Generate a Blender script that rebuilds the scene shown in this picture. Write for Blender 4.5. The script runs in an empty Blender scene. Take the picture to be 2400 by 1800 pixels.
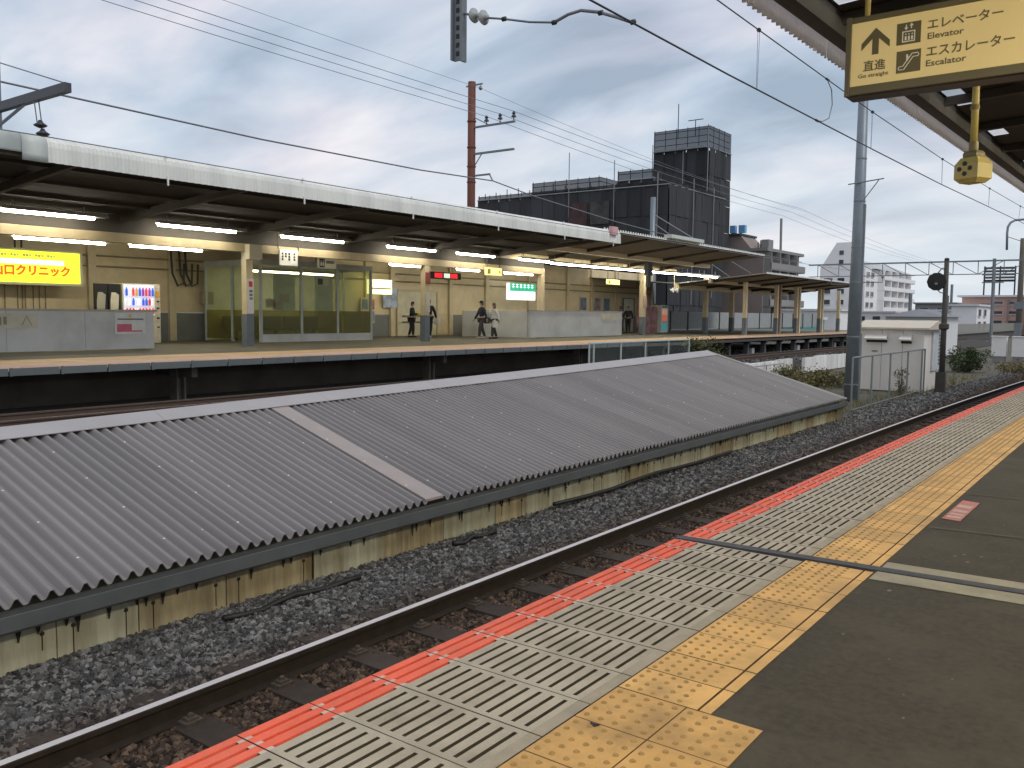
import bpy, bmesh, math, random
from mathutils import Vector, Matrix
random.seed(7)
R = math.radians
sc = bpy.context.scene
C = sc.collection

# ------------------------------------------------------------------ camera, sky, sun, exposure
YAW, PIT, ROL = .6401, .0804, .0103
Fv = Vector((-math.sin(YAW)*math.cos(PIT), math.cos(YAW)*math.cos(PIT), -math.sin(PIT)))
Rv = Vector((math.cos(YAW), math.sin(YAW), 0)); Uv = Rv.cross(Fv)
R2 = Rv*math.cos(ROL) + Uv*math.sin(ROL); U2 = Uv*math.cos(ROL) - Rv*math.sin(ROL)
cd = bpy.data.cameras.new('camera'); cam = bpy.data.objects.new('camera', cd); C.objects.link(cam)
m = Matrix((R2, U2, -Fv)).transposed().to_4x4(); m.translation = Vector((0, 0, 1.5)); cam.matrix_world = m
cd.sensor_width = 36; cd.lens = 36*2036/2400; cd.clip_start = .05; cd.clip_end = 3000
sc.camera = cam

SUN_EL, SUN_AZ = R(50), R(95)
w = bpy.data.worlds.new('World'); sc.world = w; w.use_nodes = True
nt = w.node_tree; N = nt.nodes; L = nt.links; N.clear()
out = N.new('ShaderNodeOutputWorld'); bg = N.new('ShaderNodeBackground'); bg.inputs[1].default_value = .1
L.new(bg.outputs[0], out.inputs[0])
sky = N.new('ShaderNodeTexSky'); sky.sky_type = 'NISHITA'; sky.sun_disc = False
sky.sun_elevation = SUN_EL; sky.sun_rotation = SUN_AZ; sky.air_density = 1.2; sky.dust_density = 2.0
tc = N.new('ShaderNodeTexCoord'); sep = N.new('ShaderNodeSeparateXYZ'); L.new(tc.outputs['Generated'], sep.inputs[0])
def wmath(op, a, b=None):
    n = N.new('ShaderNodeMath'); n.operation = op
    for i, v in enumerate((a, b)):
        if v is None: continue
        if isinstance(v, (int, float)): n.inputs[i].default_value = v
        else: L.new(v, n.inputs[i])
    return n.outputs[0]
zz = wmath('ADD', wmath('MAXIMUM', sep.outputs[2], 0.0), .30)
cb = N.new('ShaderNodeCombineXYZ'); L.new(wmath('DIVIDE', sep.outputs[0], zz), cb.inputs[0]); L.new(wmath('DIVIDE', sep.outputs[1], zz), cb.inputs[1])
mp = N.new('ShaderNodeMapping'); mp.inputs['Rotation'].default_value = (0, 0, R(25)); mp.inputs['Scale'].default_value = (1.0, 2.1, 1); mp.inputs['Location'].default_value = (3.1, 1.7, 0)
L.new(cb.outputs[0], mp.inputs[0])
n1 = N.new('ShaderNodeTexNoise'); n1.inputs['Scale'].default_value = 1.55; n1.inputs['Detail'].default_value = 7; n1.inputs['Roughness'].default_value = .5; n1.inputs['Distortion'].default_value = .35
n2 = N.new('ShaderNodeTexNoise'); n2.inputs['Scale'].default_value = .8; n2.inputs['Detail'].default_value = 3
L.new(mp.outputs[0], n1.inputs[0]); L.new(mp.outputs[0], n2.inputs[0])
cr = N.new('ShaderNodeValToRGB'); e = cr.color_ramp.elements
e[0].position = .33; e[0].color = (3.05, 3.5, 4.2, 1)
e[1].position = .66; e[1].color = (7.0, 6.8, 6.95, 1)
k = cr.color_ramp.elements.new(.46); k.color = (4.45, 4.85, 5.6, 1)
L.new(n1.outputs[0], cr.inputs[0])
cr2 = N.new('ShaderNodeValToRGB'); e = cr2.color_ramp.elements
e[0].position = .40; e[0].color = (.93, 1.0, 1.03, 1); e[1].position = .62; e[1].color = (1.07, 1.0, 1.01, 1)
L.new(n2.outputs[0], cr2.inputs[0])
mul = N.new('ShaderNodeMixRGB'); mul.blend_type = 'MULTIPLY'; mul.inputs[0].default_value = 1; L.new(cr.outputs[0], mul.inputs[1]); L.new(cr2.outputs[0], mul.inputs[2])
# clouds cover almost the whole sky, the clear Nishita sky shows a little in the thin parts
mix = N.new('ShaderNodeMixRGB'); mix.inputs[0].default_value = .12; L.new(mul.outputs[0], mix.inputs[1]); L.new(sky.outputs[0], mix.inputs[2])
# air brightens towards the horizon all round
hz = N.new('ShaderNodeMapRange'); hz.inputs['From Min'].default_value = -.02; hz.inputs['From Max'].default_value = .22; hz.inputs['To Min'].default_value = .62; hz.inputs['To Max'].default_value = 0
L.new(sep.outputs[2], hz.inputs[0])
mix2 = N.new('ShaderNodeMixRGB'); L.new(hz.outputs[0], mix2.inputs[0]); L.new(mix.outputs[0], mix2.inputs[1]); mix2.inputs[2].default_value = (6.6, 7.05, 7.25, 1)
L.new(mix2.outputs[0], bg.inputs[0])

sd = bpy.data.lights.new('sun', 'SUN'); sd.energy = .9; sd.angle = R(24); sd.color = (1, .96, .9)
sun = bpy.data.objects.new('sun', sd); C.objects.link(sun)
sdir = Vector((math.sin(SUN_AZ)*math.cos(SUN_EL), math.cos(SUN_AZ)*math.cos(SUN_EL), math.sin(SUN_EL)))
sun.rotation_euler = sdir.to_track_quat('Z', 'Y').to_euler(); sun.location = (0, 0, 30)
vs = sc.view_settings; vs.view_transform = 'Standard'; vs.look = 'None'; vs.exposure = 0.42; vs.gamma = 1; vs.use_curve_mapping = False
sc.render.engine = 'CYCLES'; sc.cycles.use_denoising = True; sc.cycles.max_bounces = 6; sc.cycles.transparent_max_bounces = 12

# ------------------------------------------------------------------ materials
def srgb(r, g, b): return tuple(((c/255+.055)/1.055)**2.4 if c/255 > .04045 else c/255/12.92 for c in (r, g, b))
MATS = {}
def mat(name, col, rough=.7, metal=0, var=.12, scale=3, bump=0, bscale=60, rnd=0, dirt=None, dscale=1.2, damt=.5, streak=False, spec=.5, emit=0, ecol=None, fine=0):
    if name in MATS: return MATS[name]
    mt = bpy.data.materials.new(name); mt.use_nodes = True; t = mt.node_tree; n = t.nodes; l = t.links
    b = n['Principled BSDF']; b.inputs['Roughness'].default_value = rough; b.inputs['Metallic'].default_value = metal; b.inputs['Specular IOR Level'].default_value = spec
    g = n.new('ShaderNodeNewGeometry')
    mpn = n.new('ShaderNodeMapping'); l.new(g.outputs['Position'], mpn.inputs[0])
    if streak: mpn.inputs['Scale'].default_value = (.10, 1, .3) if streak == 'x' else (1, 1, .12)
    nz = n.new('ShaderNodeTexNoise'); nz.inputs['Scale'].default_value = scale; nz.inputs['Detail'].default_value = 6; nz.inputs['Roughness'].default_value = .6; l.new(mpn.outputs[0], nz.inputs[0])
    mr = n.new('ShaderNodeMapRange'); mr.inputs['From Min'].default_value = .3; mr.inputs['From Max'].default_value = .7; mr.inputs['To Min'].default_value = 1-var; mr.inputs['To Max'].default_value = 1+var; l.new(nz.outputs[0], mr.inputs[0])
    val = mr.outputs[0]
    def mulv(a, bb):
        q = n.new('ShaderNodeMath'); q.operation = 'MULTIPLY'; l.new(a, q.inputs[0])
        if isinstance(bb, float): q.inputs[1].default_value = bb
        else: l.new(bb, q.inputs[1])
        return q.outputs[0]
    if fine:
        nf = n.new('ShaderNodeTexNoise'); nf.inputs['Scale'].default_value = 260; nf.inputs['Detail'].default_value = 2; l.new(g.outputs['Position'], nf.inputs[0])
        m2 = n.new('ShaderNodeMapRange'); m2.inputs['From Min'].default_value = .3; m2.inputs['From Max'].default_value = .7; m2.inputs['To Min'].default_value = 1-fine; m2.inputs['To Max'].default_value = 1+fine; l.new(nf.outputs[0], m2.inputs[0])
        val = mulv(val, m2.outputs[0])
    if rnd:
        oi = n.new('ShaderNodeObjectInfo'); m3 = n.new('ShaderNodeMapRange'); m3.inputs['To Min'].default_value = 1-rnd; m3.inputs['To Max'].default_value = 1+rnd; l.new(oi.outputs['Random'], m3.inputs[0]); val = mulv(val, m3.outputs[0])
    mx = n.new('ShaderNodeMixRGB'); mx.blend_type = 'MULTIPLY'; mx.inputs[0].default_value = 1; mx.inputs[1].default_value = (*col, 1); l.new(val, mx.inputs[2])
    cout = mx.outputs[0]
    if dirt:
        nd = n.new('ShaderNodeTexNoise'); nd.inputs['Scale'].default_value = dscale; nd.inputs['Detail'].default_value = 7; nd.inputs['Roughness'].default_value = .65; l.new(mpn.outputs[0], nd.inputs[0])
        m4 = n.new('ShaderNodeMapRange'); m4.inputs['From Min'].default_value = .45; m4.inputs['From Max'].default_value = .72; m4.inputs['To Min'].default_value = 0; m4.inputs['To Max'].default_value = damt; l.new(nd.outputs[0], m4.inputs[0])
        md = n.new('ShaderNodeMixRGB'); l.new(m4.outputs[0], md.inputs[0]); l.new(cout, md.inputs[1]); md.inputs[2].default_value = (*dirt, 1); cout = md.outputs[0]
    l.new(cout, b.inputs['Base Color'])
    if emit:
        l.new(cout, b.inputs['Emission Color']) if ecol is None else None
        if ecol: b.inputs['Emission Color'].default_value = (*ecol, 1)
        b.inputs['Emission Strength'].default_value = emit
    if bump:
        nb = n.new('ShaderNodeTexNoise'); nb.inputs['Scale'].default_value = bscale; nb.inputs['Detail'].default_value = 4; l.new(g.outputs['Position'], nb.inputs[0])
        bp = n.new('ShaderNodeBump'); bp.inputs['Strength'].default_value = bump; bp.inputs['Distance'].default_value = .01; l.new(nb.outputs[0], bp.inputs['Height']); l.new(bp.outputs[0], b.inputs['Normal'])
    MATS[name] = mt; return mt
def glassy(name, tint, alpha, rough=.05, base=None):
    if name in MATS: return MATS[name]
    mt = bpy.data.materials.new(name); mt.use_nodes = True; t = mt.node_tree; n = t.nodes; l = t.links; n.clear()
    o = n.new('ShaderNodeOutputMaterial'); tr = n.new('ShaderNodeBsdfTransparent'); tr.inputs[0].default_value = (*tint, 1)
    p = n.new('ShaderNodeBsdfPrincipled'); p.inputs['Base Color'].default_value = (*([base]*3 if base else [c*.5 for c in tint]), 1); p.inputs['Roughness'].default_value = rough
    mx = n.new('ShaderNodeMixShader'); mx.inputs[0].default_value = alpha; l.new(tr.outputs[0], mx.inputs[1]); l.new(p.outputs[0], mx.inputs[2]); l.new(mx.outputs[0], o.inputs[0])
    MATS[name] = mt; return mt
def emat(name, col, s, base=None):
    if name in MATS: return MATS[name]
    mt = bpy.data.materials.new(name); mt.use_nodes = True; b = mt.node_tree.nodes['Principled BSDF']
    b.inputs['Base Color'].default_value = (*(base or col), 1); b.inputs['Emission Color'].default_value = (*col, 1); b.inputs['Emission Strength'].default_value = s; b.inputs['Roughness'].default_value = .5
    MATS[name] = mt; return mt

CONC = mat('edge concrete', (.475, .425, .33), .8, var=.10, scale=5, rnd=.06, dirt=(.22, .19, .135), dscale=3.0, damt=.5, fine=.16, bump=.15, bscale=220)
PALE = mat('unpainted concrete', (.62, .50, .42), .8, var=.15, scale=20)
RED = mat('red edge paint', (.90, .150, .075), .6, var=.10, scale=6, dirt=(.60, .18, .12), dscale=5, damt=.5, fine=.08, rnd=.05)
SLOT = mat('dark slot brown', (.078, .062, .040), .95)  # darker brown for slots, block joints and the platform side
BORD = mat('edge strip mortar', (.38, .335, .25), .85, var=.15, scale=6, fine=.12)
YEL = mat('yellow tactile tile', (.76, .46, .15), .6, var=.12, scale=4, rnd=.09, dirt=(.36, .23, .09), dscale=2.8, damt=.65, fine=.06)
YEL2 = mat('worn yellow tactile tile', (.62, .37, .12), .65, var=.14, scale=5, rnd=.10, dirt=(.28, .185, .08), dscale=3, damt=.7, fine=.06)
GROUT = mat('tile joint grime', (.16, .095, .035), .9)
YELD = mat('tile dome top', (.40, .235, .06), .55, var=.2, scale=20)
ASPH = mat('platform asphalt', (.056, .047, .030), .85, var=.28, scale=26, dirt=(.095, .081, .054), dscale=1.3, damt=.8, fine=.35, bump=.25, bscale=300)
SEAM = mat('asphalt seam', (.095, .083, .06), .85, fine=.2)
RUB = mat('joint rubber', (.05, .05, .055), .6, var=.3, scale=12, dirt=(.12, .11, .10), dscale=4)
BAND = mat('joint concrete band', (.36, .33, .24), .85, var=.12, scale=5, fine=.12, dirt=(.22, .2, .15), dscale=4)
RAILT = mat('polished rail head', (.76, .71, .68), .42, .35, var=.05, scale=3)
RAILS = mat('rusty rail side', (.032, .022, .015), .8, var=.3, scale=10)
SLEEP = mat('dusty sleeper', (.056, .040, .029), .9, var=.25, scale=8, rnd=.15, fine=.2)
CLIP = mat('rail clip', (.095, .076, .06), .7, var=.3, scale=20)
SHEDR = mat('grey roofing', (.195, .186, .184), .62, var=.10, scale=1.6, rnd=.07, dirt=(.225, .208, .200), dscale=1.6, damt=.5, fine=.10, streak='x')
SHEDF = mat('roof flashing', (.32, .308, .31), .45, var=.06, scale=2)
SHEDS = mat('roof strip', (.30, .262, .245), .5, var=.08, scale=3)
GUT = mat('gutter', (.10, .112, .118), .5, var=.15, scale=3)
WPAN = mat('cream wall sheet', (.50, .50, .36), .7, streak=True, var=.18, scale=9, dirt=(.20, .145, .06), dscale=4, damt=.7, rnd=.05)
WRUST = mat('rust stained wall sheet', (.40, .345, .205), .75, streak=True, var=.35, scale=9, dirt=(.19, .115, .04), dscale=5, damt=.75, rnd=.12)
BLACK = mat('black', (.012, .012, .012), .5)
DRIP = mat('dark drip stain', (.035, .03, .02), .9)
WHITE = mat('white paint', (.75, .75, .73), .5, var=.05)
CREAM = mat('cream paint', (.68, .565, .345), .5, var=.07, scale=2, dirt=(.36, .28, .16), dscale=1.2, damt=.3)
CREAML = mat('cream steel', (.62, .52, .33), .5, var=.08, scale=3)
DADO = mat('grey dado paint', (.20, .205, .19), .6, var=.1, scale=2)
GREYB = mat('blue grey paint', (.155, .18, .20), .55, var=.1, scale=3)
PARA = mat('parapet sheet', (.62, .635, .62), .55, var=.06, scale=1.5, dirt=(.36, .37, .34), dscale=.8, damt=.5)
FLOORF = mat('far platform asphalt', (.14, .125, .085), .75, var=.2, scale=1.2)
YFAR = mat('far yellow strip', (.60, .39, .19), .7, var=.15, scale=2, rnd=.06)
PINKF = mat('far edge strip', (.58, .39, .30), .75, var=.15, scale=2, rnd=.05)
STEELB = mat('edge steel', (.095, .115, .122), .5, var=.25, scale=2, rnd=.12, dirt=(.06, .06, .055), dscale=2)
DARKW = mat('shade dark wall', (.060, .053, .045), .95, var=.3, scale=1)  # dark base stands in for the deep shade under the platform
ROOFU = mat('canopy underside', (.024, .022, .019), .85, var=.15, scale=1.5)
RAFT = mat('canopy rafter', (.055, .048, .038), .75, var=.15, scale=2)  # cream steel; the dim light under the roof is put into this base
FASC = mat('white corrugated fascia', (.76, .77, .72), .45, var=.06, scale=1.2, dirt=(.42, .46, .42), dscale=1.5, damt=.5, streak=True)
GALV = mat('galvanised steel', (.20, .235, .262), .45, .3, var=.12, scale=2.5, dirt=(.2, .23, .25), dscale=3)
GREYST = mat('grey steel', (.20, .22, .235), .5, .2, var=.12)
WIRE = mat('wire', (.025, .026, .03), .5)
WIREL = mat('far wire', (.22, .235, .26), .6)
REDP = mat('red brown pole', (.16, .052, .032), .7, var=.25, scale=2, dirt=(.06, .035, .03), dscale=2)
INSUL = mat('insulator porcelain', (.38, .40, .39), .25, var=.1)
INSUD = mat('dark insulator', (.05, .05, .06), .3)
LAMP = emat('lit tube', (1, .94, .78), 24.0)
LAMPN = emat('lit platform tube', (1, .89, .69), 36.0)
HOUS = mat('lamp housing', (.45, .43, .38), .5)
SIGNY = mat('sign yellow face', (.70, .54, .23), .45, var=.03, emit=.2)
SIGNB = mat('sign bezel', (.040, .037, .032), .4)
SIGNT = mat('sign dark print', (.16, .13, .058), .6, var=.03)
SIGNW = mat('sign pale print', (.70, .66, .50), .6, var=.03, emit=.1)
SENY = mat('yellow painted pole', (.58, .46, .13), .45, var=.1, scale=10)
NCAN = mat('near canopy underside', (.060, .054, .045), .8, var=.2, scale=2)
NFAS = mat('mauve corrugated sheet', (.28, .26, .255), .6, var=.12, scale=6, rnd=.12)
def see_light(mt, col, amt):
    n = mt.node_tree.nodes; l = mt.node_tree.links; o = n['Material Output']; tl = n.new('ShaderNodeBsdfTranslucent'); tl.inputs[0].default_value = (*col, 1); mx = n.new('ShaderNodeMixShader'); mx.inputs[0].default_value = amt
    l.new(n['Principled BSDF'].outputs[0], mx.inputs[1]); l.new(tl.outputs[0], mx.inputs[2]); l.new(mx.outputs[0], o.inputs[0])
see_light(NFAS, (.86, .82, .80), .75)
SKYL = glassy('skylight sheet', (.93, .91, .86), .18, .6)
GLASS = glassy('window glass', (.93, .95, .84), .10, .04)
FILM = glassy('tinted lower glass', (.74, .72, .40), .28, .15)
MESHN = glassy('wire mesh', (.62, .66, .62), .38, .8)
NETT = glassy('thin scaffold net', (.42, .43, .45), .62, .9, .03)
NETD = mat('dark scaffold net', (.038, .041, .045), .9, var=.35, scale=.35, streak=True, rnd=.10)
NETD2 = mat('darker scaffold net', (.026, .028, .031), .9, var=.35, scale=.4, streak=True, rnd=.10)
CORE = mat('unseen wall behind net', (.02, .021, .023), .9)
SCAF = mat('scaffold pole', (.24, .25, .26), .5)
SCAFD = mat('dark scaffold pole', (.03, .031, .033), .6)
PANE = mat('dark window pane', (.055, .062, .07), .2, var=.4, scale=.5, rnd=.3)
BRN = mat('brown grey render', (.27, .225, .20), .85, var=.1, scale=.3, dirt=(.17, .14, .13), dscale=.2)
APTG = mat('grey apartment', (.26, .255, .25), .85, var=.12, scale=.3, dirt=(.16, .16, .155), dscale=.3, streak=True)
APTW = mat('white apartment', (.84, .84, .84), .8, var=.05, scale=.2)
APTW2 = mat('pale grey apartment', (.66, .67, .68), .8, var=.05, scale=.2)
PINK = mat('pink render', (.52, .34, .29), .8, var=.06, scale=.3)
SLATE = mat('slate roof', (.20, .205, .22), .7, var=.1, scale=1)
HUTW = mat('hut wall', (.78, .75, .70), .7, var=.05, scale=.8, dirt=(.48, .45, .38), dscale=.7, damt=.4, streak=True)
HUTR = mat('hut roof', (.60, .54, .44), .7, var=.06)
GROUND = mat('bare ground', (.105, .095, .075), .95, var=.3, scale=1.5, dirt=(.075, .085, .04), dscale=.35, damt=.7, fine=.3, bump=.6, bscale=25)
BALL = mat('ballast bed', (.045, .040, .034), .95, var=.4, scale=18, fine=.4, bump=.8, bscale=30)
BLUE = mat('blue tank', (.16, .40, .70), .5)
TEAL = mat('teal', (.06, .30, .27), .5)
SKIN = mat('skin', (.50, .33, .24), .6)
HAIR = mat('dark hair', (.02, .016, .014), .6)
HAIRB = mat('brown hair', (.12, .075, .04), .6)
CLB = mat('black cloth', (.018, .018, .022), .8, var=.3, scale=15)
CLN = mat('navy cloth', (.025, .028, .045), .8, var=.3, scale=15)
CLW = mat('white cloth', (.66, .65, .62), .8, var=.1, scale=12)
CLG = mat('dark grey cloth', (.05, .048, .05), .8, var=.3, scale=15)

# ballast stones: grey, rusty-brown where brake dust and rust fall near the rails
def stone_mat():
    mt = bpy.data.materials.new('ballast stone'); mt.use_nodes = True; t = mt.node_tree; n = t.nodes; l = t.links; b = n['Principled BSDF']; b.inputs['Roughness'].default_value = .85
    at = n.new('ShaderNodeAttribute'); at.attribute_type = 'INSTANCER'; at.attribute_name = 'shade'
    cr = n.new('ShaderNodeValToRGB'); e = cr.color_ramp.elements; e[0].color = (.030, .029, .028, 1); e[1].position = 1; e[1].color = (.27, .268, .26, 1)
    k = e.new(.55); k.color = (.098, .098, .097, 1); l.new(at.outputs['Fac'], cr.inputs[0])
    a2 = n.new('ShaderNodeAttribute'); a2.attribute_type = 'INSTANCER'; a2.attribute_name = 'rust'
    mx = n.new('ShaderNodeMixRGB'); mx.blend_type = 'MULTIPLY'; l.new(a2.outputs['Fac'], mx.inputs[0]); l.new(cr.outputs[0], mx.inputs[1]); mx.inputs[2].default_value = (.72, .50, .36, 1)
    l.new(mx.outputs[0], b.inputs['Base Color']); return mt
STONE = stone_mat()

# ------------------------------------------------------------------ mesh helpers
class MB:
    def __init__(s): s.v = []; s.f = []; s.m = []
    def add(s, vs, fs, mi=0):
        o = len(s.v); s.v += [tuple(p) for p in vs]; s.f += [tuple(i+o for i in f) for f in fs]; s.m += [mi]*len(fs); return s
    def box(s, x0, x1, y0, y1, z0, z1, mi=0):
        return s.add([(x0,y0,z0),(x1,y0,z0),(x1,y1,z0),(x0,y1,z0),(x0,y0,z1),(x1,y0,z1),(x1,y1,z1),(x0,y1,z1)],
                     [(3,2,1,0),(4,5,6,7),(0,1,5,4),(1,2,6,5),(2,3,7,6),(3,0,4,7)], mi)
    def quad(s, a, b, c, d, mi=0): return s.add([a, b, c, d], [(0, 1, 2, 3)], mi)
    def prism(s, pts, y0, y1, mi=0, axis='y'):
        n = len(pts)
        if axis == 'y': A = [(p[0], y0, p[1]) for p in pts]; B = [(p[0], y1, p[1]) for p in pts]
        elif axis == 'x': A = [(y0, p[0], p[1]) for p in pts]; B = [(y1, p[0], p[1]) for p in pts]
        else: A = [(p[0], p[1], y0) for p in pts]; B = [(p[0], p[1], y1) for p in pts]
        return s.add(A+B, [tuple(range(n)), tuple(range(2*n-1, n-1, -1))] + [(i, i+n, (i+1) % n+n, (i+1) % n) for i in range(n)], mi)
    def tube(s, path, r, n=8, mi=0):
        P = [Vector(p) for p in path]; rr = r if isinstance(r, (list, tuple)) else [r]*len(P)
        vs = []; up = None
        for i, p in enumerate(P):
            d = (P[min(i+1, len(P)-1)]-P[max(i-1, 0)]).normalized()
            if up is None: up = Vector((0, 0, 1)) if abs(d.z) < .9 else Vector((1, 0, 0))
            a = d.cross(up).normalized(); b = a.cross(d).normalized(); up = b
            for j in range(n):
                t = 2*math.pi*j/n; vs.append(p + (a*math.cos(t)+b*math.sin(t))*rr[i])
        fs = [(i*n+j, i*n+(j+1) % n, (i+1)*n+(j+1) % n, (i+1)*n+j) for i in range(len(P)-1) for j in range(n)]
        fs += [tuple(range(n-1, -1, -1)), tuple((len(P)-1)*n+j for j in range(n))]
        return s.add(vs, fs, mi)
    def lathe(s, c, prof, n=12, mi=0, axis='z'):
        vs = []
        for (r, h) in prof:
            for j in range(n):
                t = 2*math.pi*j/n; a, b = r*math.cos(t), r*math.sin(t)
                vs.append((c[0]+a, c[1]+b, c[2]+h) if axis == 'z' else ((c[0]+h, c[1]+a, c[2]+b) if axis == 'x' else (c[0]+a, c[1]+h, c[2]+b)))
        k = len(prof)
        fs = [(i*n+j, i*n+(j+1) % n, (i+1)*n+(j+1) % n, (i+1)*n+j) for i in range(k-1) for j in range(n)]
        fs += [tuple(range(n-1, -1, -1)), tuple((k-1)*n+j for j in range(n))]
        return s.add(vs, fs, mi)
    def mesh(s, name, mats, org=(0, 0, 0), smooth=False):
        me = bpy.data.meshes.new(name)
        me.from_pydata([(a-org[0], b-org[1], c-org[2]) for a, b, c in s.v], [], s.f)
        for q in (mats if isinstance(mats, (list, tuple)) else [mats]): me.materials.append(q)
        me.polygons.foreach_set('material_index', s.m)
        if smooth: me.polygons.foreach_set('use_smooth', [True]*len(s.f))
        me.update(); return me
    def build(s, name, mats, parent=None, smooth=False, bevel=0):
        org = WL.get(parent.name, (0, 0, 0)) if parent else (0, 0, 0)
        o = link(name, s.mesh(name, mats, org, smooth), parent)
        if parent: WL[o.name] = org
        if bevel:
            b = o.modifiers.new('b', 'BEVEL'); b.width = bevel; b.segments = 2; b.limit_method = 'ANGLE'
        return o
WL = {}
def link(name, data, parent=None, loc=None):
    o = bpy.data.objects.new(name, data); C.objects.link(o)
    if parent: o.parent = parent
    if loc: o.location = loc
    return o
def thing(name, label, cat, loc=(0, 0, 0), group=None):
    o = bpy.data.objects.new(name, None); C.objects.link(o); o.location = loc; o.empty_display_size = .2
    o['label'] = label; o['category'] = cat
    if group: o['group'] = group
    WL[o.name] = tuple(loc); return o
def tag(o, label, cat, group=None):
    o['label'] = label; o['category'] = cat
    if group: o['group'] = group
    return o
def struct(o, label=None):
    o['kind'] = 'structure'
    if label: o['label'] = label
    return o
def text_mesh(s, size, name='lettering', ax='LEFT', bold=0):
    cu = bpy.data.curves.new(name, 'FONT'); cu.body = s; cu.size = size; cu.align_x = ax; cu.extrude = .001; cu.resolution_u = 3; cu.offset = bold*size
    o = bpy.data.objects.new(name, cu); C.objects.link(o); dg = bpy.context.evaluated_depsgraph_get()
    me = bpy.data.meshes.new_from_object(o.evaluated_get(dg)); bpy.data.objects.remove(o); bpy.data.curves.remove(cu); return me
def text_on(s, size, mt, parent, p, face='-y', width=None, height=None, name='lettering', bold=.012):
    """flat lettering standing on a face; p is the lower left corner in world space"""
    me = text_mesh(s, size, name, bold=bold); me.materials.clear(); me.materials.append(mt)
    xs = [v.co.x for v in me.vertices]; ys = [v.co.y for v in me.vertices]
    x0, x1, y0, y1 = min(xs), max(xs), min(ys), max(ys)
    sx = width/(x1-x0) if width else 1; sy = height/(y1-y0) if height else 1
    for v in me.vertices: v.co.x = (v.co.x-x0)*sx; v.co.y = (v.co.y-y0)*sy
    for pl in me.polygons: pl.material_index = 0
    o = link(name, me, parent); org = WL.get(parent.name, (0, 0, 0))
    A = {'-y': ((1,0,0),(0,0,1),(0,-1,0)), '+x': ((0,1,0),(0,0,1),(1,0,0)), '+z': ((1,0,0),(0,1,0),(0,0,1)), '+zr': ((0,1,0),(-1,0,0),(0,0,1))}[face]
    mw = Matrix([Vector(a) for a in A]).transposed().to_4x4(); mw.translation = Vector(p)-Vector(org); o.matrix_local = mw
    return o
def cxo(y): return .00068*max(0, y-8)**2       # the near platform and track bend gently to the right
def nth(i): return ['first','second','third','fourth','fifth','sixth','seventh','eighth','ninth','tenth','eleventh','twelfth','thirteenth','fourteenth','fifteenth','sixteenth','seventeenth','eighteenth','nineteenth','twentieth'][i]

# ------------------------------------------------------------------ ground
g = MB(); g.quad((-900, -400, -1.14), (700, -400, -1.14), (700, 1500, -1.14), (-900, 1500, -1.14))
struct(g.build('ground', GROUND), 'bare earth and gravel ground of the railway yard')

# ------------------------------------------------------------------ near platform (top at z = 0)
XE, XY, XR = -2.548, -1.685, -1.28
plat = MB()
ys = [-6 + 1.0*i for i in range(62)]
for a, b in zip(ys, ys[1:]):
    ca, cb_ = cxo(a), cxo(b)
    plat.quad((XR-.02+ca, a, -.004), (7, a, -.004), (7, b, -.004), (XR-.02+cb_, b, -.004), 0)     # asphalt
    plat.quad((XE+.01+ca, a, -.05), (XR-.02+ca, a, -.05), (XR-.02+cb_, b, -.05), (XE+.01+cb_, b, -.05), 1)
    plat.quad((XE+.01+ca, a, -1.14), (XE+.01+ca, a, -.05), (XE+.01+cb_, b, -.05), (XE+.01+cb_, b, -1.14), 1)
platform = struct(plat.build('platform', [ASPH, SLOT]), 'dark asphalt platform the photo is taken from')

SLX = [-2.50, -2.44, -2.38] + [-2.32+.06*i for i in range(10)]
def block_mesh(length, cut0=.03, cut1=.03):
    mb = MB(); gl = .006
    xb = [XE]
    for x in SLX: xb += [x-.0088, x+.0088]
    xb += [-1.742, XY-.003]
    yb = [gl/2, cut0, length-cut1, length-gl/2]
    O = -2.1
    for i in range(len(xb)-1):
        x0, x1 = xb[i]-O, xb[i+1]-O
        slot = (i % 2 == 1) and i < 2*len(SLX)
        for j in range(3):
            y0, y1 = yb[j], yb[j+1]
            redz = xb[i+1] <= -2.368
            mi = 1 if redz else 0
            if slot and redz and j != 1: mi = 2
            if i == len(xb)-2: mi = 4
            if slot and j == 1:
                z = -.05
                mb.quad((x0,y0,z),(x1,y0,z),(x1,y1,z),(x0,y1,z), 3)
                mb.quad((x0,y0,z),(x0,y0,0),(x1,y0,0),(x1,y0,z), 3); mb.quad((x0,y1,0),(x0,y1,z),(x1,y1,z),(x1,y1,0), 3)
                mb.quad((x0,y0,0),(x0,y0,z),(x0,y1,z),(x0,y1,0), 3 if not redz else 1); mb.quad((x1,y0,z),(x1,y0,0),(x1,y1,0),(x1,y1,z), 3 if not redz else 1)
            else:
                mb.quad((x0,y0,0),(x1,y0,0),(x1,y1,0),(x0,y1,0), mi)
    a, b, y0, y1 = xb[0]-O, xb[-1]-O, yb[0], yb[-1]
    mb.quad((a,y0,-.05),(b,y0,-.05),(b,y0,0),(a,y0,0), 3); mb.quad((b,y1,-.05),(a,y1,-.05),(a,y1,0),(b,y1,0), 3); mb.quad((a,y1,-.16),(a,y0,-.16),(a,y0,0),(a,y1,0), 1)
    return mb.mesh('edge_block', [CONC, RED, PALE, SLOT, BORD])
PB = .3293
bm_full = block_mesh(PB)
def put(name, me, y, xoff):
    o = link(name, me, platform); c = cxo(y)
    o.location = (xoff+c, y, random.uniform(-.0008, .0008)); o.rotation_euler.z = -math.atan(2*.00068*max(0, y-8)); return o
for k in range(-7, 10): put('edge_block', bm_full, 1.807+PB*k, -2.1)
put('edge_block', block_mesh(.185, .03, .02), 5.100, -2.1)
put('edge_block', block_mesh(.255, .03, .03), 5.395, -2.1)
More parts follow.
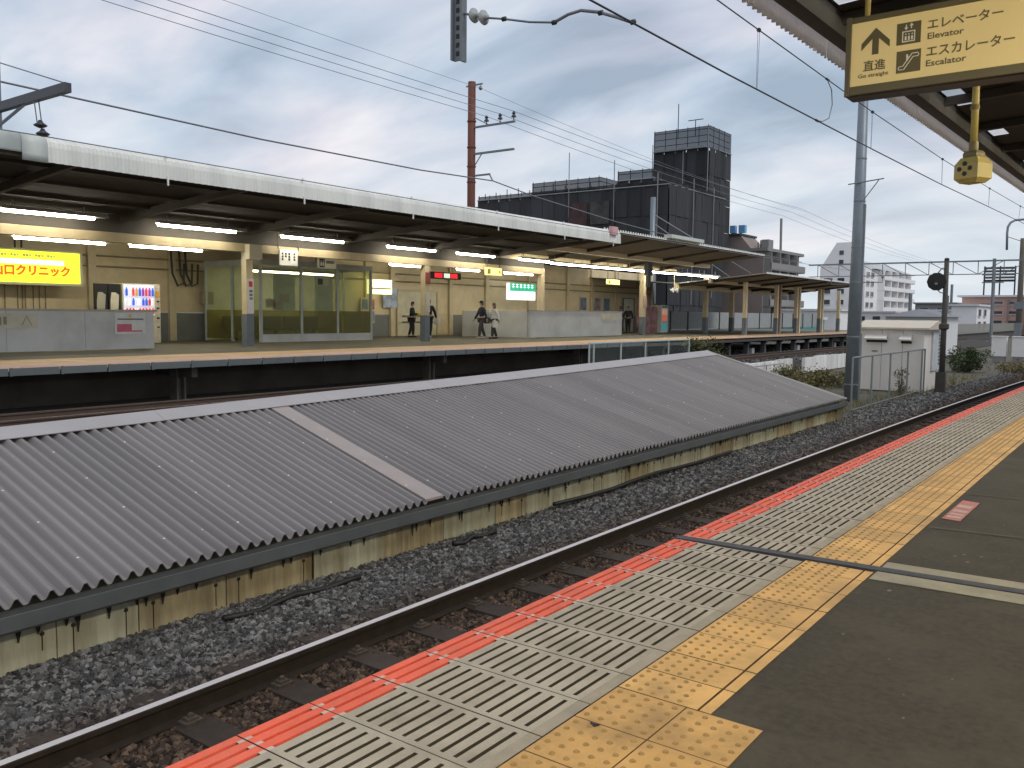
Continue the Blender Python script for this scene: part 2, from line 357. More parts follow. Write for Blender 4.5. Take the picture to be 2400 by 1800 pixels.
y = 5.652
while y < 42: put('edge_block', bm_full, y, -2.1); y += PB

def dome(mb, x, y, r=.0125, h=.0052, mi=1):
    n = 8; vs = []
    for rr, z in ((r, 0), (r*.66, h)):
        for j in range(n): vs.append((x+rr*math.cos(2*math.pi*j/n), y+rr*math.sin(2*math.pi*j/n), z))
    mb.add(vs, [(j, (j+1) % n, n+(j+1) % n, n+j) for j in range(n)], mi); mb.add(vs[n:], [tuple(range(n))], mi)
def slab(mb, x0, x1, y0, y1, mi=0):
    mb.quad((x0,y0,0),(x1,y0,0),(x1,y1,0),(x0,y1,0), mi)
    for a, b in (((x0,y0),(x1,y0)), ((x1,y0),(x1,y1)), ((x1,y1),(x0,y1)), ((x0,y1),(x0,y0))): mb.quad((*a,-.05), (*b,-.05), (*b,0), (*a,0), 2)
def wide_tile():
    mb = MB(); gl = .006; slab(mb, gl/2, .305-gl/2, gl/2, .325-gl/2)
    for i in range(5):
        for j in range(5): dome(mb, .0325+.06*i, .0385+.062*j)
    return mb.mesh('tactile_tile', [YEL2, YELD, GROUT])
def narrow_tile(ln, rows):
    mb = MB(); gl = .007; slab(mb, gl/2, .345, gl/2, ln-gl/2); slab(mb, .355, .405-gl/2, gl/2, ln-gl/2)
    st = ln/rows
    for i in range(5):
        for j in range(rows): dome(mb, .03+.0575*i, st*(j+.5), r=.0115)
    return mb.mesh('tactile_tile', [YEL, YELD, GROUT])
wt = wide_tile()
for k in range(1, 10):
    for x in (XY, XY+.305): put('tactile_tile', wt, 3.0-.325*k, x)
brk = [3.0, 3.24, 3.47, 3.77, 4.10, 4.43, 4.77, 5.10, 5.325]
for a, b in zip(brk, brk[1:]): put('tactile_tile', narrow_tile(b-a, 4 if b-a < .26 else 5), a, XY)
nm = narrow_tile(.33, 5); y = 5.44
while y < 42: put('tactile_tile', nm, y, XY); y += .33
# expansion joint: a rubber strip between two concrete bands, running a little askew
j = MB()
def skew(x): return 5.335+.055*(x+2.5)
for x0, x1 in zip([-2.55, -1.7, -.8, .5, 2, 4], [-1.7, -.8, .5, 2, 4, 7]):
    j.quad((x0, skew(x0)-.042, .006), (x1, skew(x1)-.042, .006), (x1, skew(x1)+.042, .006), (x0, skew(x0)+.042, .006))
    j.quad((x0, skew(x0)-.042, -.05), (x1, skew(x1)-.042, -.05), (x1, skew(x1)-.042, .006), (x0, skew(x0)-.042, .006))
    j.quad((x0, skew(x0)+.042, .006), (x1, skew(x1)+.042, .006), (x1, skew(x1)+.042, -.05), (x0, skew(x0)+.042, -.05))
j.build('joint_strip', RUB, platform)
for d0, d1 in ((-.235, -.047), (.047, .20)):
    q = MB(); xs = [XR+.01, 0, 2, 4, 7]
    for x0, x1 in zip(xs, xs[1:]): q.quad((x0, skew(x0)+d0, 0), (x1, skew(x1)+d0, 0), (x1, skew(x1)+d1, 0), (x0, skew(x0)+d1, 0))
    q.build('joint_band', BAND, platform)
for yy, dy in ((6.73, .14), (8.24, .12), (10.6, .14)):
    q = MB(); q.quad((XR+.02, yy, -.0005), (7, yy+.9, -.0005), (7, yy+.9+.05, -.0005), (XR+.02, yy+.05, -.0005)); q.build('asphalt_seam', SEAM, platform)
# worn floor sticker
st = thing('floor_sticker', 'worn pink boarding position sticker on the asphalt beside the yellow tiles', 'sticker', (-1.175, 7.5, 0))
PKS = mat('faded red sticker', (.58, .19, .15), .6, var=.25, scale=14, dirt=(.45, .30, .25), dscale=10)
PKW = mat('faded white print', (.60, .44, .37), .6, var=.2, scale=20)
q = MB(); q.quad((-1.245, 7.10, .002), (-1.115, 7.08, .002), (-1.105, 7.89, .002), (-1.235, 7.92, .002)); q.build('sheet', PKS, st)
for a, b in ((7.17, 7.24), (7.29, 7.35), (7.41, 7.5), (7.60, 7.72)):
    q = MB(); q.quad((-1.228, a, .0035), (-1.128, a-.01, .0035), (-1.122, b-.01, .0035), (-1.222, b, .0035)); q.build('print', PKW, st)
# small worn spots on the asphalt
q = MB()
random.seed(2)
spots = [(-.97, 6.03, .016), (-.88, 5.93, .017), (-.93, 6.1, .012), (-.83, 6.12, .014), (-1.12, 5.02, .015)]+[(random.uniform(-1.2, 2), random.uniform(1.5, 12), random.uniform(.003, .010)) for _ in range(160)]
for (x, y, r) in spots:
    q.add([(x+r*random.uniform(.4, 1.3)*math.cos(t*.9), y+r*1.5*random.uniform(.4, 1.3)*math.sin(t*.9), -.0025) for t in range(7)], [tuple(range(7))])
o = q.build('worn_spots', mat('gum spot', (.17, .15, .105), .8, var=.4, scale=9), platform); o['kind'] = 'stuff'
# dropped leaf on a tile joint
q = MB(); c0 = Vector((-1.585, 2.655, .004)); q.add([c0+Vector((.022*math.cos(t)*(1+.4*math.sin(3*t)), .014*math.sin(t), .006*math.cos(2*t))) for t in [i*.7 for i in range(9)]], [tuple(range(9))])
tag(q.build('dead_leaf', mat('dead leaf', (.035, .03, .03), .8)), 'small dark dead leaf lying on the joint between wide yellow tiles', 'leaf')

# ------------------------------------------------------------------ near track
def rail_mesh(mb, x, z, y0, y1, step=1.5, bend=True):
    prof = [(-.063, -.153), (.063, -.153), (.063, -.142), (.012, -.128), (.009, -.045), (.0325, -.034), (.0325, -.006), (.028, 0), (-.028, 0), (-.0325, -.006), (-.0325, -.034), (-.009, -.045), (-.012, -.128), (-.063, -.142)]
    n = len(prof); yy = []; y = y0
    while y < y1: yy.append(y); y += step
    yy.append(y1); vs = []
    for y in yy:
        c = cxo(y) if bend else 0
        vs += [(x+c+a, y, z+b) for a, b in prof]
    o = len(mb.v); mb.v += vs
    for i in range(len(yy)-1):
        for j_ in range(n):
            mb.f.append((o+i*n+j_, o+i*n+(j_+1) % n, o+(i+1)*n+(j_+1) % n, o+(i+1)*n+j_)); mb.m.append(1 if j_ in (7,) else 0)
trk = thing('railway_track', 'nearest railway track with rusty rails and one bright rail head beside the platform', 'track', (-4.07, 3, -.95))
for x in (-4.60, -3.53):
    mb = MB(); rail_mesh(mb, x, -.8, -6, 70); mb.build('rail', [RAILS, RAILT], trk)
s = MB(); s.prism([(-1.02, -.12), (1.02, -.12), (1.02, 0), (.98, .012), (-.98, .012), (-1.02, 0)], -.115, .115); smesh = s.mesh('sleeper', SLEEP)
cl = MB()
cl.box(-.045, .045, -.06, .06, 0, .018); cl.box(-.03, .03, -.035, .035, .018, .034); cl.lathe((0, 0, .034), [(.018, 0), (.018, .02), (.01, .026)], 6)
clmesh = cl.mesh('rail_clip', CLIP)
y = -5.2+.01; k = 0
while y < 60:
    o = link('sleeper', smesh, trk); o.location = (cxo(y), y+.01-3, -.005); o.rotation_euler.z = random.uniform(-.01, .01)
    if y < 24:
        for dx in (-4.60-.10, -4.60+.10, -3.53-.10, -3.53+.10):
            c = link('rail_clip', clmesh, trk); c.location = (dx+cxo(y)+4.07, y-3, .007)
    y += .672
# ballast scattered by nodes on a sloping bed
def ballast(name, strips, dens, smin, smax, label, seed=0):
    me = bpy.data.meshes.new(name); vs = []; fs = []
    for quad in strips: o = len(vs); vs += quad; fs.append((o, o+1, o+2, o+3))
    me.from_pydata(vs, [], fs); me.materials.append(BALL)
    ob = link(name, me); ob['kind'] = 'stuff'; ob['label'] = label
    ng = bpy.data.node_groups.new(name, 'GeometryNodeTree'); ng.interface.new_socket('Geometry', in_out='INPUT', socket_type='NodeSocketGeometry'); ng.interface.new_socket('Geometry', in_out='OUTPUT', socket_type='NodeSocketGeometry')
    n = ng.nodes; l = ng.links; gi = n.new('NodeGroupInput'); go = n.new('NodeGroupOutput')
    dp = n.new('GeometryNodeDistributePointsOnFaces'); dp.inputs['Density'].default_value = dens; dp.inputs['Seed'].default_value = seed; l.new(gi.outputs[0], dp.inputs['Mesh'])
    ico = n.new('GeometryNodeMeshIcoSphere'); ico.inputs['Radius'].default_value = 1; ico.inputs['Subdivisions'].default_value = 2
    nz = n.new('ShaderNodeTexNoise'); nz.inputs['Scale'].default_value = 1.1; nz.inputs['Detail'].default_value = 1
    pos = n.new('GeometryNodeInputPosition'); l.new(pos.outputs[0], nz.inputs['Vector'])
    vm = n.new('ShaderNodeVectorMath'); vm.operation = 'SUBTRACT'; l.new(nz.outputs['Color'], vm.inputs[0]); vm.inputs[1].default_value = (.5, .5, .5)
    vsn = n.new('ShaderNodeVectorMath'); vsn.operation = 'SCALE'; l.new(vm.outputs[0], vsn.inputs[0]); vsn.inputs['Scale'].default_value = 2.2
    sp = n.new('GeometryNodeSetPosition'); l.new(ico.outputs[0], sp.inputs[0]); l.new(vsn.outputs[0], sp.inputs['Offset'])
    sm = n.new('GeometryNodeSetMaterial'); sm.inputs['Material'].default_value = STONE; l.new(sp.outputs[0], sm.inputs[0])
    ip = n.new('GeometryNodeInstanceOnPoints'); l.new(dp.outputs['Points'], ip.inputs['Points']); l.new(sm.outputs[0], ip.inputs['Instance'])
    rv = n.new('FunctionNodeRandomValue'); rv.data_type = 'FLOAT_VECTOR'; rv.inputs[0].default_value = (0, 0, 0); rv.inputs[1].default_value = (6.28, 6.28, 6.28); l.new(rv.outputs[0], ip.inputs['Rotation'])
    rs = n.new('FunctionNodeRandomValue'); rs.data_type = 'FLOAT_VECTOR'; rs.inputs[0].default_value = (smin, smin, smin*.8); rs.inputs[1].default_value = (smax, smax, smax*.9); rs.inputs['Seed'].default_value = 3; l.new(rs.outputs[0], ip.inputs['Scale'])
    rz = n.new('FunctionNodeRandomValue'); rz.data_type = 'FLOAT'; rz.inputs['Seed'].default_value = 5
    st_ = n.new('GeometryNodeStoreNamedAttribute'); st_.domain = 'INSTANCE'; st_.data_type = 'FLOAT'; st_.inputs['Name'].default_value = 'shade'; l.new(ip.outputs[0], st_.inputs[0]); l.new(rz.outputs[1], st_.inputs['Value'])
    # rust factor: near the rails
    p2 = n.new('GeometryNodeInputPosition'); sx = n.new('ShaderNodeSeparateXYZ'); l.new(p2.outputs[0], sx.inputs[0])
    mr = n.new('ShaderNodeMapRange'); mr.inputs['From Min'].default_value = -5.35; mr.inputs['From Max'].default_value = -4.75; l.new(sx.outputs[0], mr.inputs[0])
    st2 = n.new('GeometryNodeStoreNamedAttribute'); st2.domain = 'INSTANCE'; st2.data_type = 'FLOAT'; st2.inputs['Name'].default_value = 'rust'; l.new(st_.outputs[0], st2.inputs[0]); l.new(mr.outputs[0], st2.inputs['Value'])
    jn = n.new('GeometryNodeJoinGeometry'); l.new(st2.outputs[0], jn.inputs[0]); l.new(gi.outputs[0], jn.inputs[0]); l.new(jn.outputs[0], go.inputs[0])
    md = ob.modifiers.new('stones', 'NODES'); md.node_group = ng; return ob
def bed(y0, y1, step):
    q = []; y = y0
    while y < y1-1e-6:
        a, b = y, min(y+step, y1); ca, cb_ = cxo(a), cxo(b)
        for (xa, za), (xb_, zb) in (((-6.26, -1.0), (-5.5, -.985)), ((-5.5, -.985), (-5.0, -.975)), ((-5.0, -.975), (-3.1, -1.0)), ((-3.1, -1.0), (-2.56, -1.05))):
            q.append([(xa+ca, a, za), (xb_+ca, a, zb), (xb_+cb_, b, zb), (xa+cb_, b, za)])
        y += step
    return q
ballast('ballast', bed(.5, 9, 1), 1150, .019, .042, 'crushed grey ballast stones packed round the nearest track')
ballast('ballast', bed(9, 22, 1), 700, .024, .052, 'crushed grey ballast stones along the far stretch of the nearest track', 2)
q = []
for a in range(22, 68, 2): q.append([(-6.6+cxo(a), a, -1.02), (-2.5+cxo(a), a, -1.02), (-2.5+cxo(a+2), a+2, -1.02), (-6.6+cxo(a+2), a+2, -1.02)])
ballast('ballast', q, 200, .03, .07, 'distant ballast stones where the nearest track bends away', 4)

# ------------------------------------------------------------------ long low shed with corrugated roof
shed = thing('low_shed', 'long low shed with grey corrugated roof and stained cream wall between the tracks', 'shed', (-9, 10, -1.1))
def lerp(t, tab):
    for (a, va), (b, vb) in zip(tab, tab[1:]):
        if t <= b: return va+(vb-va)*(t-a)/(b-a)
    (a, va), (b, vb) = tab[-2:]; return va+(vb-va)*(t-a)/(b-a)
def ridge(ye):
    yr = ye+lerp(ye, [(-2, .1), (3.4, .15), (6.7, .28), (14, -.35), (21.46, -1.06)])
    return Vector((-9.1, yr, lerp(yr, [(-3, .17), (3.8, .272), (7.5, .348), (12.2, .424), (20.4, .577)])))
def eave(ye): return Vector((-6.0, ye, -.455))
WV = .1165
def roof_sheet(y0, nw, back=False):
    mb = MB(); sg = 14; rows = [0, .5, .965]; vs = []
    pts = [y0+WV*i/sg for i in range(nw*sg+1)]
    for y in pts:
        ph = 2*math.pi*(y/WV); c = math.cos(ph); d = .027*max(-1, min(.92, 1.2*c))
        E_, R_ = eave(y), ridge(y)
        if back: E_ = Vector((-12.3, y, -.5))
        for t in rows: vs.append(E_.lerp(R_, t)+Vector((0, 0, d+.011*(y-y0)/(nw*WV))))
    k = len(rows); n = len(pts)
    fs = [(i*k+r_, (i+1)*k+r_, (i+1)*k+r_+1, i*k+r_+1) for i in range(n-1) for r_ in range(k-1)]
    if back: fs = [f[::-1] for f in fs]
    mb.add(vs, fs)
    o = mb.build('roof_sheet', SHEDR, shed, smooth=False); sd_ = o.modifiers.new('s', 'SOLIDIFY'); sd_.thickness = .006; return o
y = -2.0; strip_done = False
while y < 21.4:
    n = 7
    if not strip_done and y+n*WV > 6.60: n = int(round((6.60-y)/WV)); 
    if n > 0: roof_sheet(y, min(n, int(round((21.46-y)/WV)) or 1))
    y += n*WV
    if not strip_done and y > 6.5:
        strip_done = True; y0s, y = y, y+.225
        mb = MB(); a, b = eave(y0s-.02), eave(y+.02); c, d = ridge(y+.02), ridge(y0s-.02); up = Vector((0, 0, .027)); a, d = a.lerp(d, .004), a.lerp(d, .97); b, c = b.lerp(c, .004), b.lerp(c, .97)
        mb.add([a+up, b+up, c+up, d+up, a, b, c, d], [(0,1,2,3),(4,7,6,5),(0,4,5,1),(1,5,6,2),(2,6,7,3),(3,7,4,0)]); mb.build('roof_strip', SHEDS, shed)
y = -2.0
while y < 21.3: roof_sheet(y, min(14, int(round((21.46-y)/WV)) or 1), True); y += 14*WV
# ridge cap in lengths
y = -2.0
while y < 21.4:
    y1 = min(y+2.4, 21.50); mb = MB(); vs = []
    for yy in (y+.004, y1):
        r0 = ridge(yy); e0 = eave(yy); dn = (e0-r0).normalized()
        vs += [r0+dn*.27+Vector((0, 0, .042)), r0+Vector((0, 0, .066)), r0+Vector((-.30, 0, -.03))]
    mb.add(vs, [(0, 3, 4, 1), (1, 4, 5, 2)]); o = mb.build('ridge_cap', SHEDF, shed); o.modifiers.new('s', 'SOLIDIFY').thickness = .008
    y = y1
# verge trim on the gable end, gutter, wall sheets
mb = MB(); a, b = eave(21.46), ridge(21.46)
mb.tube([a+Vector((.03, .03, 0)), b+Vector((0, .03, .03))], .035, 6); mb.build('verge_trim', SHEDF, shed)
mb = MB(); mb.add([(-6.0, 21.40, -1.0), (-6.0, 21.40, -.46), ridge(21.4)-Vector((0, 0.03, .05)), (-12.3, 21.4, -.5), (-12.3, 21.4, -1.1)], [(0, 1, 2, 3, 4)]); mb.build('gable_wall', WPAN, shed)
mb = MB(); mb.prism([(-6.12, -.525), (-6.12, -.65), (-6.0, -.65), (-5.955, -.62), (-5.945, -.515), (-5.965, -.515), (-5.975, -.60), (-6.10, -.60)], -2, 21.55); mb.build('gutter', GUT, shed)
mb = MB(); mb.box(-6.30, -6.19, -2, 21.4, -1.1, -.49); mb.build('wall_backing', mat('wall core', (.12, .1, .07), .9), shed)
y = -1.9; i = 0
kinds = [0,0,1,0,0,1,1,2,1,1,2,2,1,2,0,0,1,0,0,0,1,0,0,2,2,2,1,2,2,1,1]
random.seed(11)
while y < 21.3:
    wd = random.choice((.62, .78, .92)); y1 = min(y+wd, 21.35); kd = 0 if y < 3.0 else (1 if y < 4.9 else (2 if y < 6.9 else kinds[i % len(kinds)])); mb = MB()
    x = -6.17+random.uniform(-.008, .008); top = -.55; bot = -1.1
    if kd == 2:
        sg = int((y1-y)/.02); vs = []
        for j_ in range(sg+1):
            yy = y+.006+(y1-y-.012)*j_/sg; dx = .010*math.cos(2*math.pi*yy/.09); vs += [(x+dx, yy, bot), (x+dx, yy, top)]
        mb.add(vs, [(2*j_, 2*j_+2, 2*j_+3, 2*j_+1) for j_ in range(sg)])
    else: mb.box(x-.012, x, y+.005, y1-.005, bot, top)
    o = mb.build('wall_sheet', [WPAN, WRUST, WPAN if i % 2 else WRUST][kd], shed)
    if kd < 2:                                    # bolt heads with dark runs of water below them
        for yy in (y+.12, y1-.10):
            d = MB(); zt = -.77; d.lathe((x, yy, zt), [(.018, 0), (.016, .006), (.008, .009)], 7, axis='x'); d.box(x, x+.0015, yy-.005, yy+.004, zt-random.uniform(.12, .3), zt); d.build('bolt', DRIP, o)
    for _ in range(random.randint(2, 5)):          # dirt runs below the gutter
        yy = random.uniform(y+.02, y1-.04); ln = random.uniform(.02, .10); d = MB(); d.add([(x+.0135, yy, -.68), (x+.0135, yy+.05, -.68), (x+.0135, yy+.028, -.73-ln), (x+.0135, yy+.018, -.73-ln)], [(0, 3, 2, 1)]); d.build('dirt_run', DRIP, o)
    y = y1; i += 1
# roofing screws
mb = MB(); random.seed(5)
y = 0; i = 0
while y < 21.3:
    for t in (.12, .34, .56, .78, .94):
        if (i+int(t*10)) % 2 == 0 or random.random() < .25:
            yy = round(y/WV)*WV; p = eave(yy).lerp(ridge(yy), t+random.uniform(-.004, .004))+Vector((0, 0, .022)); mb.lathe(p, [(.012, 0), (.012, .006), (.005, .011)], 6)
    y += WV*3; i += 1
o = mb.build('roofing_screws', mat('zinc screw', (.75, .75, .76), .3, .6), shed); o['kind'] = 'stuff'
# black cable ducts lying along the foot of the shed wall
def duct(y0, y1, x, z, lab):
    mb = MB(); n = 9; mb.tube([(x+.03*math.sin(i_*1.1), y0+(y1-y0)*i_/(n-1), z+.012*math.cos(i_*1.7)) for i_ in range(n)], .028, 8)
    tag(mb.build('cable_duct', BLACK, smooth=True), lab, 'cable duct')
duct(4.05, 5.5, -5.86, -.955, 'short black cable duct on the ballast by the rust stained shed wall')
duct(6.9, 7.6, -5.9, -.945, 'stub of black cable duct lying below the roof strip of the shed')
duct(9.0, 14.6, -6.02, -.90, 'long black cable duct along the far foot of the shed wall')

# ------------------------------------------------------------------ far track bed, far track
ZF, XF = .35, -18.1                      # far platform level and edge
q = []
for a in range(-4, 100, 4): q += [[(-24, a, -.64), (-14.6, a, -.64), (-14.6, a+4, -.64), (-24, a+4, -.64)], [(-14.6, a, -.64), (-13.3, a, -1.1), (-13.3, a+4, -1.1), (-14.6, a+4, -.64)]]
_bed = MB(); [_bed.quad(*b) for b in q]; struct(_bed.build('far_trackbed', BALL), 'dark trackbed beside the opposite platform')
ballast('ballast', [[(x_, y_, z_+.004) for x_, y_, z_ in b] for b in q if b[0][1] > 34 and b[0][1] < 70], 14, .03, .07, 'dark ballast of the track beside the opposite platform', 6)
ft = thing('railway_track', 'brown rusty track beside the opposite platform', 'track', (-16.6, 30, -.62))
for x in (-16.08, -17.15):
    mb = MB(); rail_mesh(mb, x, -.45, -4, 100, 8, False); mb.build('rail', [mat('brown rail', (.07, .045, .033), .8), mat('dull rail head', (.30, .25, .22), .45, .6)], ft)
s = MB(); s.box(-1.02, 1.02, -.11, .11, -.1, 0); sm2 = s.mesh('sleeper', SLEEP)
for i in range(40): link('sleeper', sm2, ft).location = (0, -10+i*1.2, .01)
# pale concrete blocks of the low retaining wall beyond the shed
rw = thing('retaining_wall', 'low wall of pale concrete blocks beyond the end of the shed', 'wall', (-13.2, 40, -1.1))
for i in range(18):
    y0 = 28.5+1.72*i
    if i in (6,): continue
    mb = MB(); mb.box(-13.35, -13.2+random.uniform(-.02, .02), y0, y0+1.70, -1.1, -.38+random.uniform(-.03, .02)); mb.build('block', mat('pale block', (.76, .76, .74), .8, rnd=.12, var=.1, dirt=(.3, .3, .26), dscale=2, streak=True), rw)

# ------------------------------------------------------------------ opposite platform
fp = MB()
fp.box(-40, XF-.03, -6, 82, ZF-.16, ZF-.002); opp = struct(fp.build('opposite_platform', FLOORF), 'opposite platform with worn yellow line')
for i in range(43):
    y0 = -4+2.0*i
    mb = MB(); mb.box(XF-.45, XF, y0+.006, y0+1.994, ZF-.08, ZF+.004); mb.build('edge_slab', PINKF, opp)
    mb = MB(); mb.box(XF-2.5, XF-1.2, y0+.006, y0+1.994, ZF-.08, ZF+.005); mb.build('yellow_slab', YFAR, opp)
mb = MB(); mb.box(XF-1.2, XF-.45, -4, 82, ZF-.08, ZF+.002); mb.build('edge_pavement', mat('far edge concrete', (.58, .42, .29), .8, var=.15), opp)
for i in range(30):
    y0 = 3.74+1.0*i
    mb = MB(); mb.box(XF-.03, XF+.02, y0+.012, y0+.988, ZF-.17, ZF-.02); mb.box(XF+.02, XF+.03, y0+.02, y0+.07, ZF-.18, ZF-.01); mb.box(XF+.02, XF+.025, y0+.48, y0+.52, ZF-.17, ZF-.02); mb.build('edge_plate', STEELB, opp)
mb = MB(); mb.box(XF-.04, XF, 33.8, 82, ZF-.22, ZF-.02); mb.build('edge_beam', mat('dark edge beam', (.06, .055, .045), .8), opp)
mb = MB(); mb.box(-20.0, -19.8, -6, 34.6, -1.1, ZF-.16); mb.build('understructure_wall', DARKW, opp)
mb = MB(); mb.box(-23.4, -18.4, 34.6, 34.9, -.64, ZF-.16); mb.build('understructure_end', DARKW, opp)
for i in range(8):
    y0 = 11.85+9*i
    if y0 > 34: break
    mb = MB(); mb.box(-19.15, -18.85, y0, y0+.05, -.66, ZF-.17); mb.box(-19.15, -18.85, y0+.20, y0+.25, -.66, ZF-.17); mb.box(-19.02, -18.98, y0+.05, y0+.20, -.66, ZF-.17); mb.build('support_post', mat('dirty post', (.10, .095, .085), .85, var=.3), opp)
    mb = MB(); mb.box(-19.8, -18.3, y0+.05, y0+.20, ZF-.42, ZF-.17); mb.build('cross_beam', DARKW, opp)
for i in range(17):
    y0 = 36.5+2.6*i
    mb = MB(); mb.box(-18.75, -18.5, y0, y0+.22, -.66, ZF-.17); mb.box(-20.2, -18.4, y0, y0+.2, ZF-.36, ZF-.17); mb.build('support_post', mat('trestle post', (.09, .10, .10), .8, rnd=.3), opp)
    if i % 3 == 1:
        mb = MB(); mb.box(-18.9, -18.6, y0+.9, y0+1.3, -.64, -.3); mb.build('cable_box', mat('pale cable box', (.42, .43, .42), .7, rnd=.3), opp)

# ---- canopy 1 : white corrugated, rounded fascia
XC = -17.6; CY0, CY1 = 2.0, 30.8
can = thing('platform_canopy', 'long canopy with rounded white corrugated edge over the opposite platform', 'canopy', (-24.2, 17, ZF))
prof = [(XC+.0, 4.36), (XC-.002, 4.50), (XC-.006, 4.66), (XC-.03, 4.76), (XC-.10, 4.83), (XC-.24, 4.86), (XC-.6, 4.88)]
def fascia_sheet(y0, y1, rib):
    mb = MB(); n = max(2, int((y1-y0)/.0283)) if rib else 1; vs = []
    for i in range(n+1):
        y = y0+(y1-y0)*i/n; d = .020*max(-.6, math.cos(2*math.pi*y/.17)) if rib else .03
        for j_, (x, z) in enumerate(prof):
            nx, nz = [(1, 0), (1, 0), (1, .05), (.9, .4), (.5, .87), (.2, .98), (0, 1)][j_]
            vs.append((x+nx*d, y, z+nz*d))
    k = len(prof); mb.add(vs, [(i*k+r_, (i+1)*k+r_, (i+1)*k+r_+1, i*k+r_+1) for i in range(n) for r_ in range(k-1)])
    o = mb.build('fascia_sheet', FASC, can, smooth=False); o.modifiers.new('s', 'SOLIDIFY').thickness = .01
y = 8.33
while y < CY1-.2: fascia_sheet(y, min(y+2.04, CY1), True); y += 2.04
CAPM = mat('smooth fascia cap', (.55, .60, .56), .45, var=.05)
mb = MB(); k = len(prof); vs = [(x+.03, y, z+.02 - (0.0 if y > 7.9 else -.10 if z < 4.5 else 0)) for y in (CY0, 7.9) for x, z in prof]+[(x+.05, y, z+(.02 if z > 4.5 else -.02)) for y in (7.9, 8.38) for x, z in prof]
mb.add(vs, [(r_+b_*2*k, k+r_+b_*2*k, k+r_+1+b_*2*k, r_+1+b_*2*k) for b_ in (0, 1) for r_ in range(k-1)]); o = mb.build('fascia_cap', CAPM, can, smooth=True); o.modifiers.new('s', 'SOLIDIFY').thickness = .02
mb = MB(); mb.prism([(x, z) for x, z in prof]+[(XC-.6, 4.40)], CY1, CY1+.06); mb.build('fascia_end', CAPM, can)
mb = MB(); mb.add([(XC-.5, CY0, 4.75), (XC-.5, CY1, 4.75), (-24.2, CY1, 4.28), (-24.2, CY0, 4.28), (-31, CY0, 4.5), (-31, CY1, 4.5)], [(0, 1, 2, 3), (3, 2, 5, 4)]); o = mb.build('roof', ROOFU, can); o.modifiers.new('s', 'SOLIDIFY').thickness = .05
mb = MB(); mb.box(XC-.2, XC-.05, CY0, CY1, 4.42, 4.60); mb.build('edge_beam', RAFT, can)
for i in range(8):
    y0 = 5.0+4.25*i-.05
    if y0 > 30.5: break
    mb = MB(); mb.add([(XC-.1, y0, 4.60), (XC-.1, y0+.12, 4.60), (-24.1, y0+.12, 4.26), (-24.1, y0, 4.26), (XC-.1, y0, 4.50), (XC-.1, y0+.12, 4.50), (-24.1, y0+.12, 3.98), (-24.1, y0, 3.98)], [(3,2,1,0),(4,5,6,7),(0,1,5,4),(1,2,6,5),(2,3,7,6),(3,0,4,7)]); mb.build('rafter', RAFT, can)
    mb = MB(); mb.add([(-24.3, y0, 4.27), (-24.3, y0+.12, 4.27), (-30.6, y0+.12, 4.46), (-30.6, y0, 4.46), (-24.3, y0, 4.05), (-24.3, y0+.12, 4.05), (-30.6, y0+.12, 4.3), (-30.6, y0, 4.3)], [(3,2,1,0),(4,5,6,7),(0,1,5,4),(1,2,6,5),(2,3,7,6),(3,0,4,7)]); mb.build('rafter', RAFT, can)
for x in (-19.4, -21.0, -22.6, -25.8, -27.4, -29):
    z = 4.80-(.52*(XC-.1-x)/6.5) if x > -24.2 else 4.28+.22*(-24.2-x)/6.8
    mb = MB(); mb.box(x-.04, x+.04, CY0, CY1, z-.13, z-.03); mb.build('purlin', RAFT, can)
mb = MB(); mb.box(-24.32, -24.08, 3, 34.9, 3.43, 3.70); mb.build('long_beam', mat('darkened cream beam', (.40, .33, .20), .6, var=.12, scale=1.5, dirt=(.22, .17, .1), dscale=1), can)  # darker copy of the cream steel, lowered against the lamps close by
mb = MB(); mb.box(-24.26, -24.14, 3, 34.9, 3.72, 4.2); mb.build('beam_web', RAFT, can)
for y0 in (9.32+1.6, 14.7, 18.7, 22.75, 26.7, 30.2):
    mb = MB(); mb.box(XC+.015, XC+.04, y0, y0+.035, 4.22, 4.42); mb.tube([(XC-.02, y0, 4.80), (XC-.02, y0, 4.86)], .03, 6); mb.build('drip_bracket', WHITE, can)
# ---- pillars
def pillar(y, x=-24.2, top=3.42, w_=.13, lab='', wl=True, low=1.06):
    t = thing('canopy_pillar', lab, 'pillar', (x, y, ZF), 'pillars of the opposite platform')
    mb = MB(); mb.box(x-w_, x+w_, y-w_, y+w_, ZF+low, top); mb.build('upper_shaft', CREAML, t)
    mb = MB(); mb.box(x-w_-.01, x+w_+.01, y-w_-.01, y+w_+.01, ZF, ZF+low); mb.build('painted_foot', GREYB, t)
    return t
p1 = pillar(17.85, lab='cream steel pillar with white notice strips left of the glass waiting room')
mb = MB(); mb.box(-24.06, -24.04, 17.74, 17.98, 1.43, 2.56); mb.build('notice_strip', WHITE, p1)
mb = MB(); mb.box(-24.04, -24.035, 17.79, 17.93, 2.30, 2.48); mb.build('red_mark', mat('notice red', (.6, .03, .03), .5), p1)
for i, z in enumerate((2.12, 2.0, 1.88)):
    mb = MB(); mb.box(-24.04, -24.035, 17.80+.01*i, 17.93, z, z+.08); mb.build('print', GREYB, p1)
mb = MB(); mb.box(-24.0, -23.75, 17.62, 18.12, 3.18, 3.66); tag(mb.build('cable_cabinet', mat('beige cabinet', (.55, .50, .36), .6)), 'square beige cabinet fixed high on the pillar before the waiting room', 'cabinet')
p2 = pillar(26.48, lab='cream steel pillar with red sign beside the two people by the white doors')
mb = MB(); mb.box(-24.06, -24.035, 26.34, 26.62, 2.68, 3.15); mb.build('red_sign', mat('dull red sign', (.28, .06, .045), .5), p2)
